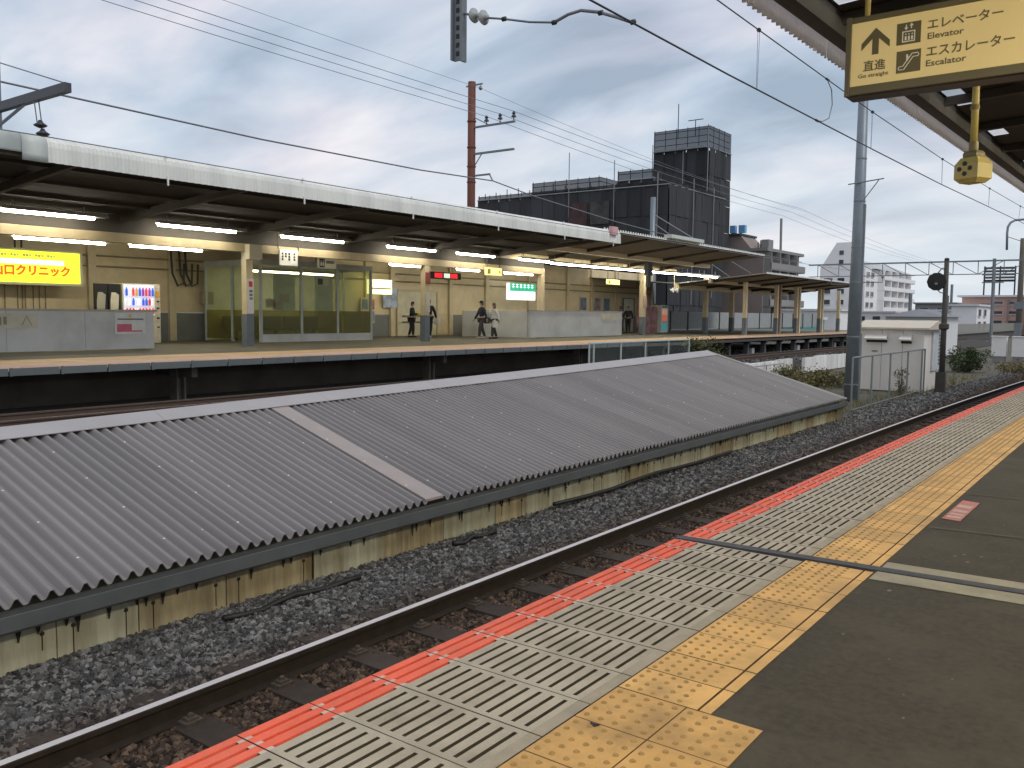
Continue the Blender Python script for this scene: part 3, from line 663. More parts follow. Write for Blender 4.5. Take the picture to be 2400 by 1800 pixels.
mb = MB(); mb.box(-24.06, -24.035, 26.38, 26.60, 1.55, 2.35); mb.build('white_notice', mat('notice white', (.62, .6, .54), .6), p2)
pillar(34.75, lab='cream steel pillar at the corner of the pale stair parapet')
p4 = pillar(45.1, top=3.95, w_=.14, lab='cream pillar with reddish notice under the second canopy')
mb = MB(); mb.box(-24.05, -24.03, 44.9, 45.3, 1.9, 2.6); mb.build('notice', mat('pinkish notice', (.5, .33, .28), .6), p4)
pillar(53.8, top=4.05, w_=.14, lab='cream pillar near the far end of the second canopy'); pillar(58.2, top=4.05, w_=.14, lab='last cream pillar under the second canopy')
for i, (y0, tx) in enumerate(((51.6, 'slim cream pillar just past the end of the second canopy'), (57.0, 'cream pillar with brown panel under the third canopy'), (60.9, 'cream pillar midway along the third canopy'), (66.1, 'cream pillar second from the grey mast under the third canopy'), (70.9, 'cream pillar right beside the tall grey mast under the third canopy'))):
    t = pillar(y0, x=-20.6, top=3.6, w_=.115, lab=tx)
    if i in (1, 2, 3):
        mb = MB(); mb.box(-20.75, -20.5, y0+.5, y0+.72, ZF, 3.6); mb.build('twin_shaft', mat('rusty shaft', (.30, .20, .14), .7) if i == 1 else CREAML, t)
# ---- canopy 2 and 3 : corrugated sheet edges
def canopy_b(y0, y1, z, zin, lab, xe=-18.5, zback=None):
    t = thing('platform_canopy', lab, 'canopy', (-24.2, (y0+y1)/2, ZF))
    y = y0
    while y < y1-.1:
        ye = min(y+2.4, y1); mb = MB(); n = int((ye-y)/.04); vs = []
        for i in range(n+1):
            yy = y+(ye-y)*i/n; d = .03*math.cos(2*math.pi*yy/.22)
            for x, zz_ in ((xe, z), (-24.2, zin)): vs.append((x, yy, zz_+d))
            vs.append((-31, yy, (zback or zin+.5)+d))
        mb.add(vs, [(i*3+r_, (i+1)*3+r_, (i+1)*3+r_+1, i*3+r_+1) for i in range(n) for r_ in (0, 1)])
        o = mb.build('roof_sheet', mat('pale corrugated roofing', (.20, .185, .145), .7, var=.1), t, smooth=True); o.modifiers.new('s', 'SOLIDIFY').thickness = .02
        y = ye
    mb = MB(); n = int((y1-y0)/.22)
    for i in range(n):
        yy = y0+.22*i; mb.prism([(yy+.03, z+.07), (yy-.035, z-.035), (yy+.145, z-.035), (yy+.08, z+.07)], xe+.005, xe+.03, axis='x')
    mb.build('edge_sheet', FASC, t)
    mb = MB(); mb.box(-22.1, -21.9, y0, y1, zin-.02, zin+.2); mb.build('cream_beam', CREAML, t)
    mb = MB(); mb.box(-24.32, -24.08, y0, y1, zin-.35, zin-.06); mb.build('long_beam', CREAML, t)
    yy = y0+.3
    while yy < y1:
        mb = MB(); mb.add([(xe-.2, yy, z-.06), (xe-.2, yy+.08, z-.06), (-24.1, yy+.08, zin-.04), (-24.1, yy, zin-.04), (xe-.2, yy, z-.14), (xe-.2, yy+.08, z-.14), (-24.1, yy+.08, zin-.22), (-24.1, yy, zin-.22)], [(3,2,1,0),(4,5,6,7),(0,1,5,4),(1,2,6,5),(2,3,7,6),(3,0,4,7)]); mb.build('rafter', RAFT, t)
        yy += 3.9
    return t
canopy_b(31.0, 49.2, 5.0, 4.38, 'second canopy with saw edged corrugated roofing after the white rounded one')
canopy_b(49.4, 69.3, 4.02, 3.5, 'lower third canopy with corrugated edge reaching to the tall grey mast')
mb = MB(); mb.box(-18.6, -18.2, 36.6, 40.1, 5.06, 5.22); tag(mb.build('roof_box', CAPM), 'long flat white box lying on the edge of the second canopy', 'box')
for i, y0 in enumerate((31.1, 31.7)):
    pass
mb = MB(); mb.box(-17.66, -17.5, 30.0, 30.45, 4.66, 4.98); t = tag(mb.build('edge_marker', mat('pink marker', (.62, .36, .37), .6)), 'small pink marker board on the end of the white canopy edge', 'marker')

# ---- lamps under the opposite canopies
def tube_lamp(x, y0, y1, z, lab, grp, lm=LAMP, rod=.25, ref=True):
    t = thing('tube_lamp', lab, 'lamp', (x, (y0+y1)/2, z), grp)
    mb = MB(); mb.prism([(x-.055, z-.05), (x+.055, z-.05), (x+.07, z), (x+.05, z+.045), (x-.05, z+.045), (x-.07, z)], y0+.04, y1-.04); mb.build('tube', lm, t)
    mb = MB(); mb.prism([(x-.10, z+.02), (x-.09, z+.02), (x-.085, z+.05), (x+.085, z+.05), (x+.09, z+.02), (x+.10, z+.02), (x+.06, z+.12), (x-.06, z+.12)], y0, y1+.35); mb.build('housing', HOUS, t)
    for yy in (y0+.3, y1-.3):
        mb = MB(); mb.tube([(x, yy, z+.1), (x, yy, z+.1+rod)], .015, 6); mb.build('hanger', HOUS, t)
    return t
front = [(10.04, 12.47), (14.32, 17.01), (18.78, 21.52), (23.73, 26.42), (27.77, 30.30), (32.16, 34.6)]
for i, (a, b) in enumerate(front):
    tube_lamp(-23.6, a, b, 4.0, 'lit tube lamp in the front row over the opposite platform, %s from the left' % nth(i), 'front row of tube lamps on the opposite platform')
back = [(11.59, 14.32), (15.1, 17.73), (26.78, 29.05), (31.2, 32.84), (34.87, 37.27)]
for i, (a, b) in enumerate(back):
    tube_lamp(-26.5, a, b, 3.56, 'lit tube lamp in the back row near the cream wall, %s from the left' % nth(i), 'back row of tube lamps on the opposite platform')
y = 34.75
for i in range(8):
    tube_lamp(-23.6, y, y+2.30, 3.96+.012*i, 'lit tube lamp in the unbroken row under the second canopy, %s along' % nth(i), 'unbroken row of tube lamps under the second canopy'); y += 2.44

# ---- cream station wall behind the opposite platform
wall = thing('station_wall', 'cream station wall with grey lower band behind the opposite platform', 'wall', (-30.6, 30, ZF))
XW = -30.5
pil = [2, 5.5, 9.0, 12.4, 15.9, 19.0, 22.8, 26.3, 29.2, 30.9, 35.3, 38.4, 42.5, 46.7, 49.6, 52.8, 56.1, 58.0]
for a, b in zip(pil, pil[1:]):
    mb = MB(); mb.box(XW-.2, XW, a+.003, b-.003, 1.42, 4.5); mb.build('wall_panel', CREAM, wall)
    mb = MB(); mb.box(XW-.2, XW+.012, a+.003, b-.003, ZF, 1.415); mb.build('lower_panel', DADO if a < 30 or a > 31 else CREAM, wall)
    mb = MB(); mb.box(XW, XW+.14, b-.14, b+.14, ZF, 4.5); mb.build('pilaster', CREAML, wall)
for a, b, z in ((2, 58, 3.42), (2, 58, 3.05)):
    mb = MB(); mb.tube([(XW+.1, a, z), (XW+.1, b, z)], .035, 6); mb.build('conduit', mat('conduit', (.30, .25, .16), .6), wall)
for y0 in (13.0, 13.4, 13.55, 13.65, 13.9, 14.1, 14.3):
    mb = MB(); mb.tube([(XW+.05, y0, 1.4), (XW+.05, y0, 3.05)], .018, 6); mb.build('conduit', mat('conduit', (.30, .25, .16), .6), wall)
# white sliding doors and a cream door
for y0, y1, z1, lab in ((31.3, 34.2, 2.6, 'pale wide sliding door in the cream wall behind two waiting people'), (53.9, 55.4, 2.65, 'narrow cream door between the stair parapet and the second canopy pillar')):
    t = thing('wall_door', lab, 'door', (XW, (y0+y1)/2, ZF))
    mb = MB(); mb.box(XW+.012, XW+.06, y0, y1, ZF, z1); mb.build('leaf', mat('door paint', (.62, .57, .40), .5), t)
    mb = MB(); mb.box(XW+.06, XW+.12, y0-.07, y0, ZF, z1+.07); mb.box(XW+.06, XW+.12, y1, y1+.07, ZF, z1+.07); mb.box(XW+.06, XW+.12, y0, y1, z1, z1+.07); mb.build('door_frame', DADO if y0 > 50 else CREAML, t)
    for z in (1.35, 1.05):
        mb = MB(); mb.tube([(XW+.12, y0+.3, z), (XW+.12, y1-.3, z)], .03, 6); mb.build('rail', DADO, t)
jb = thing('junction_box', 'beige junction box with looping cables on the wall left of the waiting room', 'junction box', (XW+.1, 20.4, 2))
mb = MB(); mb.box(XW+.14, XW+.34, 20.15, 20.65, 1.75, 2.25); mb.build('box_body', mat('dull beige box', (.30, .25, .17), .6), jb)
for dy in (0, .35, .6):
    mb = MB(); mb.tube([(XW+.2, 18.9+dy, 3.9), (XW+.22, 18.95+dy, 2.9), (XW+.25, 19.15+dy, 2.45), (XW+.25, 19.4+dy, 2.55), (XW+.22, 19.45+dy, 3.3)], .045, 6); mb.build('cable', mat('dark cable', (.08, .07, .055), .7), jb, smooth=True)
for y0 in (21.3, 22.4): mb = MB(); mb.tube([(XW+.08, y0, .8), (XW+.08, y0, 3.2)], .04, 6); mb.build('pipe', mat('pale pipe', (.5, .46, .34), .6), jb)
# ---- glass waiting room
wr = thing('waiting_room', 'glass waiting room with pale frame on the opposite platform', 'waiting room', (-28.4, 23.1, ZF))
WX0, WX1 = -26.8, -30.2; wy = [20.34, 22.24, 24.08, 25.95]
FR = mat('pale frame', (.52, .55, .52), .45)
for y in wy:
    mb = MB(); mb.box(WX0-.05, WX0+.05, y-.05, y+.05, ZF, 3.36); mb.build('post', FR, wr)
for x in (-28.5, WX1):
    for y in (wy[0], wy[-1]):
        mb = MB(); mb.box(x-.05, x+.05, y-.05, y+.05, ZF, 3.36); mb.build('post', FR, wr)
for a, b in zip(wy, wy[1:]):
    mb = MB(); mb.box(WX0-.04, WX0+.04, a+.05, b-.05, ZF, .65); mb.build('base_panel', PARA, wr)
    mb = MB(); mb.box(WX0-.045, WX0+.045, a+.05, b-.05, 3.22, 3.36); mb.build('head_rail', FR, wr)
    mb = MB(); mb.box(WX0-.012, WX0+.012, a+.05, b-.05, 1.55, 3.22); mb.build('pane', GLASS, wr)
    mb = MB(); mb.box(WX0-.012, WX0+.012, a+.05, b-.05, .65, 1.548); mb.build('tinted_pane', FILM, wr)
for x0, x1 in ((WX0-.05, -28.45), (-28.55, WX1+.05)):
    for y in (wy[0], wy[-1]):
        mb = MB(); mb.box(x1, x0, y-.012, y+.012, 1.55, 3.22); mb.build('pane', GLASS, wr)
        mb = MB(); mb.box(x1, x0, y-.012, y+.012, .45, 1.548); mb.build('tinted_pane', FILM, wr)
        mb = MB(); mb.box(x1, x0, y-.04, y+.04, 3.22, 3.36); mb.build('head_rail', FR, wr)
mb = MB(); mb.box(WX1-.05, WX0+.05, wy[0]-.05, wy[-1]+.05, 3.362, 3.44); mb.build('roof', FR, wr)
mb = MB(); mb.box(WX1-.02, WX1+.02, wy[0]+.05, wy[-1]-.05, ZF, 3.2); mb.build('back_wall', mat('room back wall', (.56, .55, .40), .7), wr)
for y0, y1, z0, z1 in ((21.0, 22.0, 1.65, 3.0), (23.0, 23.9, 1.65, 3.0)):
    mb = MB(); mb.box(WX0-.10, WX0-.07, y0, y1, z0-.1, z1-.1); mb.build('hung_board', mat('pale board', (.55, .60, .50), .6), wr)
mb = MB(); mb.box(WX0-.066, WX0-.06, 23.05, 23.7, 2.55, 2.85); mb.build('notice', WHITE, wr); mb = MB(); mb.box(WX0-.055, WX0-.05, 23.12, 23.38, 2.58, 2.82); mb.build('pictogram', BLACK, wr)
for y0, z0 in ((20.6, 1.65), (21.25, 1.85), (20.95, 1.55)):
    mb = MB(); mb.box(WX0-.05, WX0-.045, y0, y0+.45, z0, z0+.32); mb.build('poster', mat('faded pink poster', (.55, .44, .36), .7), wr)
for i in range(5):
    y0 = 20.9+1.0*i; mb = MB(); mb.box(-29.9, -29.45, y0, y0+.8, ZF+.38, ZF+.46); mb.box(-30.0, -29.88, y0, y0+.8, ZF+.46, ZF+.95); mb.box(-29.75, -29.6, y0+.35, y0+.45, ZF, ZF+.38)
    tag(mb.build('bench_seat', mat('dark seat', (.06, .075, .05), .6)), 'dark seat inside the glass waiting room, %s from its left end' % nth(i), 'seat', 'seats in the waiting room')
tube_lamp(-28.4, 20.9, 25.3, 3.08, 'lit tube lamp added inside the glass waiting room', None, emat('dim lit tube', (1, .95, .75), 7.0), .12)  # added to brighten the room, after bright strips behind the glass
# ---- stair parapets
def parapet(x0, x1, y0, y1, z1, lab):
    t = thing('stair_parapet', lab, 'parapet', ((x0+x1)/2, (y0+y1)/2, ZF))
    n = max(2, round((y1-y0)/2.05)); d = (y1-y0)/n
    for i in range(n):
        mb = MB(); mb.box(x0-.14, x0, y0+d*i+.004, y0+d*(i+1)-.004, ZF+.04, z1); mb.build('panel', PARA, t)
    for y in (y0, y1):
        mb = MB(); mb.box(x1, x0-.15, y-.07, y+.07, ZF+.04, z1); mb.build('end_panel', PARA, t)
    mb = MB(); mb.box(x1-.1, x1, y0, y1, ZF, z1+.02); mb.build('panel', CREAM, t)
    mb = MB(); mb.box(x0-.17, x0+.03, y0-.09, y1+.09, z1+.002, z1+.06); mb.build('cap', mat('parapet cap', (.42, .40, .34), .6), t)
    return t
s1 = parapet(-23.7, -26.0, 4.0, 14.2, 1.45, 'long pale stair parapet with posters under the yellow clinic sign')
mb = MB(); mb.box(-23.695, -23.68, 8.6, 10.9, 1.0, 1.38); tag(mb.build('notice_board', mat('cream notice', (.60, .58, .46), .6)), 'long cream notice with faint print on the stair parapet', 'notice')
nb = bpy.data.objects['notice_board']
for i in range(6):
    mb = MB(); mb.box(-23.678, -23.674, 9.4+.13*i, 9.48+.13*i, 1.08+.02*(i % 2), 1.3); o = mb.build('print', mat('faint print', (.30, .28, .20), .6), nb)
mb = MB(); mb.tube([(-23.675, 10.5, 1.08), (-23.675, 10.62, 1.32), (-23.675, 10.74, 1.08)], .012, 5); mb.build('print', mat('faint print', (.30, .28, .20), .6), nb)
ps = thing('caution_poster', 'white poster with pink picture at the end of the stair parapet', 'poster', (-23.69, 13.5, 1.1))
mb = MB(); mb.box(-23.695, -23.68, 13.0, 13.92, .82, 1.42); mb.build('sheet', mat('poster white', (.70, .72, .70), .5), ps)
PPK = mat('poster pink', (.62, .13, .20), .5)
mb = MB(); mb.box(-23.678, -23.674, 13.06, 13.5, .88, 1.10); mb.box(-23.678, -23.674, 13.5, 13.82, .88, .92); mb.build('picture', PPK, ps)
mb = MB(); mb.box(-23.678, -23.674, 13.08, 13.86, 1.22, 1.26); mb.build('print', GREYB, ps)
mb = MB(); mb.add([(-23.676, 13.40, 1.29), (-23.676, 13.52, 1.29), (-23.676, 13.46, 1.40)], [(0, 1, 2)]); mb.build('warning_mark', mat('warning yellow', (.8, .55, .05), .5), ps)
s2 = parapet(-23.9, -28.0, 33.5, 42.2, 1.64, 'pale stair parapet with faded notice beside the walking couple')
mb = MB(); mb.box(-23.895, -23.88, 40.0, 41.9, 1.22, 1.55); tag(mb.build('notice_board', mat('cream notice', (.60, .58, .46), .6)), 'faded cream notice on the right end of the far stair parapet', 'notice')
# ---- clinic sign
cs = thing('clinic_sign', 'glowing yellow clinic sign with red lettering on the cream wall', 'sign', (-29.6, 12, 2.3))
mb = MB(); mb.box(-29.75, -29.52, 8.6, 15.12, 2.28, 3.46); mb.build('casing', mat('sign casing', (.55, .52, .38), .5), cs)
mb = MB(); mb.box(-29.52, -29.50, 8.7, 15.02, 2.36, 3.38); mb.build('face', emat('lit yellow face', (.84, .92, .035), .82, (.85, .85, .05)), cs)
mb = MB(); mb.box(-29.50, -29.49, 8.8, 14.48, 2.95, 3.10); mb.build('white_band', emat('lit white band', (.95, 1, .9), 1.0), cs)
RT = emat('lit red letters', (.85, .10, .01), .65)
text_on('山口クリニック', .5, RT, cs, (-29.488, 12.24, 2.57), '+x', 2.44, .36, bold=.052)
for i in range(14):
    mb = MB(); y0 = 9.0+.38*i; mb.box(-29.50, -29.492, y0, y0+.07, 3.20, 3.28); mb.box(-29.50, -29.492, y0+.10, y0+.17, 3.19, 3.27); mb.box(-29.50, -29.492, y0+.2, y0+.25, 3.20, 3.27); mb.build('small_print', mat('sign grey print', (.42, .45, .16), .6, emit=.3), cs)
for y0 in (11.2, 13.0, 13.2):
    mb = MB(); mb.tube([(-29.62, y0, 3.46), (-29.62, y0, 4.4)], .03, 6); mb.build('hanger', RAFT, cs)
# ---- vending machine and dark posters
vm = thing('vending_machine', 'vending machine with colourful bottle display beyond the stair parapet', 'vending machine', (-28.4, 16.35, ZF))
mb = MB(); mb.box(-28.8, -28.0, 15.66, 17.04, ZF+.02, 2.40); mb.build('cabinet', mat('cream machine', (.66, .60, .44), .45), vm, bevel=.02)
mb = MB(); mb.box(-27.995, -27.98, 15.70, 16.80, 1.32, 2.36); mb.build('display', emat('lit display back', (.75, .80, .9), .35), vm)
random.seed(3); pal = [(.05, .12, .6), (.6, .05, .06), (.10, .30, .12), (.75, .75, .78), (.55, .30, .05), (.30, .05, .35)]
rows = [(1.98, .32, [0, 3, 1, 4, 0, 5, 1, 5, 0]), (1.66, .28, [3, 3, 0, 3, 3, 0, 0, 1, 3]), (1.38, .22, [1, 1, 1, 3, 1, 1, 1, 1, 1])]
for z, h, cols in rows:
    for i, c in enumerate(cols):
        y0 = 15.78+.118*i; mb = MB(); mb.lathe((-27.94, y0, z), [(.04, 0), (.042, h*.6), (.022, h*.8), (.018, h*.9)], 8)
        mb.build('bottle', emat('bottle %d' % c, pal[c], .45), vm)
for i, (z, r_) in enumerate(((1.78, .05), (1.55, .05), (1.2, .06), (.9, .04))):
    mb = MB(); mb.box(-27.998, -27.97, 16.9, 16.98, z, z+r_); mb.build('button', BLACK, vm)
mb = MB(); mb.box(-27.998, -27.985, 16.86, 17.0, 1.95, 2.15); mb.build('price_label', mat('orange label', (.75, .40, .06), .5), vm)
for y0, lab in ((14.72, 'black poster with a grey figure shape beside the vending machine'), (15.18, 'black poster with a white figure shape beside the vending machine')):
    t = thing('dark_poster', lab, 'poster', (-28.0, y0, 2))
    mb = MB(); mb.box(-28.1, -28.0, y0, y0+.42, 1.1, 2.36); mb.build('panel', BLACK, t)
    mb = MB(); mb.add([(-27.994, y0+a, z) for a, z in ((.05, 1.15), (.30, 1.15), (.34, 1.7), (.36, 2.0), (.24, 2.08), (.1, 2.08), (.06, 1.8))], [tuple(range(7))]); mb.build('figure', mat('poster grey', (.42, .40, .30), .6) if y0 < 15 else mat('poster cream', (.66, .62, .46), .6), t)
# ---- hanging and wall signs
def board(name, lab, cat, x, y0, y1, z0, z1, mt, rods=(), rodtop=4.2, th=.06, grp=None):
    t = thing(name, lab, cat, (x, (y0+y1)/2, z0), grp)
    mb = MB(); mb.box(x-th, x, y0, y1, z0, z1); mb.build('panel', mt, t)
    for y in rods:
        mb = MB(); mb.tube([(x-th/2, y, z1), (x-th/2, y, rodtop)], .018, 6); mb.build('rod', RAFT, t)
    return t
t = board('hanging_board', 'white hanging board with columns of black characters above the waiting room', 'sign', -24.0, 19.04, 19.78, 3.07, 3.6, mat('board white', (.68, .66, .60), .5, emit=.15), (18.98, 19.84), 4.5)
for i, y0 in enumerate((19.10, 19.24, 19.38, 19.60)):
    for z in ((3.46, 3.36, 3.27) if i != 1 else (3.46, 3.37)):
        mb = MB(); mb.box(-23.998, -23.992, y0, y0+.07, z-.03, z+.04); mb.build('character', BLACK, t)
t = board('toilet_sign', 'cream hanging sign with black figure symbols above the waiting room', 'sign', -25.0, 21.55, 22.42, 3.12, 3.50, mat('cream sign', (.58, .54, .36), .5, emit=.12), (21.65, 22.5), 4.2)
mb = MB(); mb.box(-24.998, -24.99, 21.62, 21.85, 3.15, 3.46); mb.build('pictogram', BLACK, t)
for y0 in (21.68, 21.78):
    mb = MB(); mb.lathe((-24.985, y0, 3.38), [(.001, -.03), (.025, 0), (.001, .03)], 8); mb.box(-24.99, -24.985, y0-.03, y0+.03, 3.2, 3.34); mb.build('figure', SIGNW, t)
mb = MB(); mb.box(-24.998, -24.994, 21.93, 22.32, 3.30, 3.40); mb.build('print', mat('sign grey', (.33, .31, .22), .6), t)
YS = emat('lit cream sign', (.92, .80, .30), .75)
for y0, y1, z0, z1, lab in ((30.14, 31.31, 3.21, 3.54, 'glowing yellow hanging sign above the walking couple'), (40.6, 41.95, 3.15, 3.42, 'pale yellow hanging sign above the far stair parapet')):
    t = board('hanging_sign', lab, 'sign', -23.95, y0, y1, z0, z1, YS, (y0+.12, y1-.12), 4.25)
    mb = MB(); mb.box(-23.948, -23.94, y0+.12, y0+.34, z0+.05, z1-.05); mb.box(-23.948, -23.94, y1-.2, y1-.12, z0+.1, z1-.1); mb.build('print', mat('sign olive print', (.40, .33, .08), .6), t)
led = thing('departure_display', 'black departure display with red and white lit characters', 'display', (-25, 28.6, 3.0))
mb = MB(); mb.box(-25.2, -25.0, 27.5, 29.7, 2.98, 3.27); mb.build('casing', BLACK, led)
for y0, y1, c in ((27.95, 28.45, 'r'), (28.55, 28.95, 'w'), (29.0, 29.45, 'r')):
    for i in range(4):
        mb = MB(); d = (y1-y0)/4; mb.box(-24.998, -24.985, y0+d*i+.012, y0+d*(i+1)-.012, 3.03, 3.22); mb.build('character', emat('lit red led', (.9, .02, .03), .9) if c == 'r' else emat('lit white led', (.75, .85, .7), .8), led)
for y0 in (27.9, 29.2):
    mb = MB(); mb.tube([(-25.1, y0, 3.27), (-25.1, y0, 4.2)], .03, 6); mb.build('rod', CREAML, led)
t = board('lit_advert', 'glowing cream advert panel right of the waiting room', 'advert', -29.5, 28.6, 29.95, 2.37, 3.05, emat('lit advert', (1, .94, .55), 1.2), (), th=.3)
mb = MB(); mb.box(-29.498, -29.49, 28.62, 29.9, 2.60, 2.66); mb.build('print', mat('sign olive print', (.40, .33, .08), .6), t)
t = board('wall_poster', 'framed colour posters under the glowing advert right of the waiting room', 'poster', -30.3, 28.7, 29.6, 1.0, 2.2, CREAM)
for y0, z0, c in ((28.75, 1.65, (.12, .16, .3)), (29.2, 1.65, (.4, .1, .1)), (28.75, 1.08, (.2, .12, .08)), (29.2, 1.08, (.25, .3, .4))):
    mb = MB(); mb.box(-30.298, -30.29, y0, y0+.38, z0, z0+.48); mb.build('poster', mat('poster %.2f' % (c[0]+c[2]+z0), c, .5, var=.6, scale=6), t)
gb = board('name_board', 'lit white and green board on the cream wall beyond the couple', 'sign', -29.0, 38.66, 41.1, 2.29, 3.22, emat('lit white board', (.90, .95, .92), .85), (), th=.25)
GRN = emat('lit green', (.02, .45, .25), .6)
mb = MB(); mb.box(-28.998, -28.992, 38.66, 41.1, 2.78, 3.22); mb.build('green_band', GRN, gb)
for i in range(6):
    mb = MB(); y0 = 38.84+.36*i; mb.box(-28.99, -28.985, y0, y0+.24, 3.0, 3.03); mb.box(-28.99, -28.985, y0, y0+.24, 3.12, 3.15); mb.box(-28.99, -28.985, y0+.1, y0+.14, 2.95, 3.18); mb.build('character', emat('lit white mark', (.9, 1, .95), .9), gb)
mb = MB(); mb.box(-28.998, -28.99, 38.8, 40.0, 2.52, 2.57); mb.build('pink_line', emat('lit pink', (.8, .35, .5), .6), gb)
for i, y0 in enumerate((48.2, 50.0, 51.2)):
    t = board('wall_poster', 'grey blue poster on the cream wall above the far parapet, %s of three' % nth(i), 'poster', XW+.05, y0, y0+.85, 1.75, 2.66, mat('poster frame white', (.5, .48, .42), .6), th=.04)
    mb = MB(); mb.box(XW+.052, XW+.056, y0+.06, y0+.79, 1.8, 2.6); mb.build('picture', mat('poster pic %d' % i, [(.18, .2, .25), (.32, .26, .27), (.16, .22, .27)][i], .6, var=.6, scale=4), t)
# poster by the two waiting people and small wall fittings
t = board('wall_poster', 'sky blue poster behind the two waiting people', 'poster', XW+.16, 30.2, 31.15, 1.75, 2.75, mat('poster sky', (.42, .50, .62), .6, var=.5, scale=2.5), th=.04)
# ---- rubbish bins, machine at right
mb = MB(); mb.box(-29.6, -29.1, 36.0, 36.5, ZF, ZF+.6); mb.box(-29.65, -29.05, 36.55, 37.2, ZF, ZF+1.0)
t = tag(mb.build('bench_seat', mat('dark bench', (.04, .037, .03), .6)), 'dark bench against the wall behind the walking couple', 'bench')
vm2 = thing('vending_machine', 'white vending machine with teal foot beside the fence under the second canopy', 'vending machine', (-27.4, 53.5, ZF))
mb = MB(); mb.box(-27.8, -27.0, 53.0, 54.0, ZF, 2.2); mb.build('cabinet', WHITE, vm2)
for z0, z1, c in ((1.55, 1.95, (.6, .3, .2)), (1.15, 1.5, (.65, .15, .08)), (.5, .95, (.05, .3, .3))):
    mb = MB(); mb.box(-26.998, -26.98, 53.1, 53.8, z0, z1); mb.build('display_row', emat('row %.1f' % z0, c, .35), vm2)
mb = MB(); mb.box(-26.998, -26.98, 53.1, 53.9, 2.02, 2.16); mb.build('header', TEAL, vm2)
mb = MB(); mb.box(-27.6, -27.0, 50.6, 52.4, ZF, 2.1); tag(mb.build('poster_kiosk', mat('mottled poster', (.30, .16, .16), .6, var=.7, scale=2.2)), 'mottled dark pink poster panel beside the white vending machine', 'poster panel')
mb = MB(); mb.box(-22.1, -21.85, 41.3, 41.75, 3.6, 4.3); mb.box(-22.05, -21.9, 41.4, 41.65, 3.0, 3.6); tag(mb.build('signal_unit', BLACK), 'black signal unit hung under the second canopy', 'signal')
for y0, z0, lab in ((48.7, 3.05, 'white twin loudspeakers on a rod under the second canopy'),):
    t = thing('loudspeaker', lab, 'loudspeaker', (-24, y0, z0))
    mb = MB(); mb.tube([(-24, y0, z0+.1), (-24, y0, 4.1)], .02, 6); mb.build('rod', CREAML, t)
    for d in (-.28, .28):
        mb = MB(); mb.lathe((-24, y0+d, z0), [(.05, -.1), (.14, .08), (.15, .1)], 10, axis='x'); mb.build('horn', WHITE, t)
# fence panels at the back of the far end
for i in range(13):
    y0 = 58.3+3.1*i; t = thing('fence_panel', 'grey sheet fence panel at the open platform end, %s from the cream wall' % nth(i), 'fence panel', (XW, y0+1.5, ZF), 'sheet fence at the open end of the opposite platform')
    mb = MB(); mb.box(XW-.04, XW, y0+.08, y0+3.02, ZF+.1, 1.82); mb.build('sheet', mat('fence sheet', (.30, .32, .32), .6, rnd=.12), t)
    mb = MB(); mb.box(XW-.06, XW+.06, y0-.06, y0+.06, ZF, 1.86); mb.build('post', mat('fence post', (.05, .055, .06), .6), t)

# ------------------------------------------------------------------ people on the opposite platform
def skin_mesh(name, verts, edges, radii, sub=1, root=0):
    me = bpy.data.meshes.new(name); me.from_pydata(verts, edges, []); o = bpy.data.objects.new(name, me); C.objects.link(o)
    md = o.modifiers.new('k', 'SKIN'); md.use_smooth_shade = True; md.branch_smoothing = .3
    lay = me.skin_vertices[0].data if me.skin_vertices else None
    if lay is None:
        bm = bmesh.new(); bm.from_mesh(me); bm.verts.layers.skin.verify(); bm.to_mesh(me); bm.free(); lay = me.skin_vertices[0].data
    for i, r in enumerate(radii): lay[i].radius = r if isinstance(r, tuple) else (r, r); lay[i].use_root = (i == root)
    sb = o.modifiers.new('s', 'SUBSURF'); sb.levels = sub; sb.render_levels = sub
    dg = bpy.context.evaluated_depsgraph_get(); res = bpy.data.meshes.new_from_object(o.evaluated_get(dg)); bpy.data.objects.remove(o); bpy.data.meshes.remove(me); res.name = name; return res
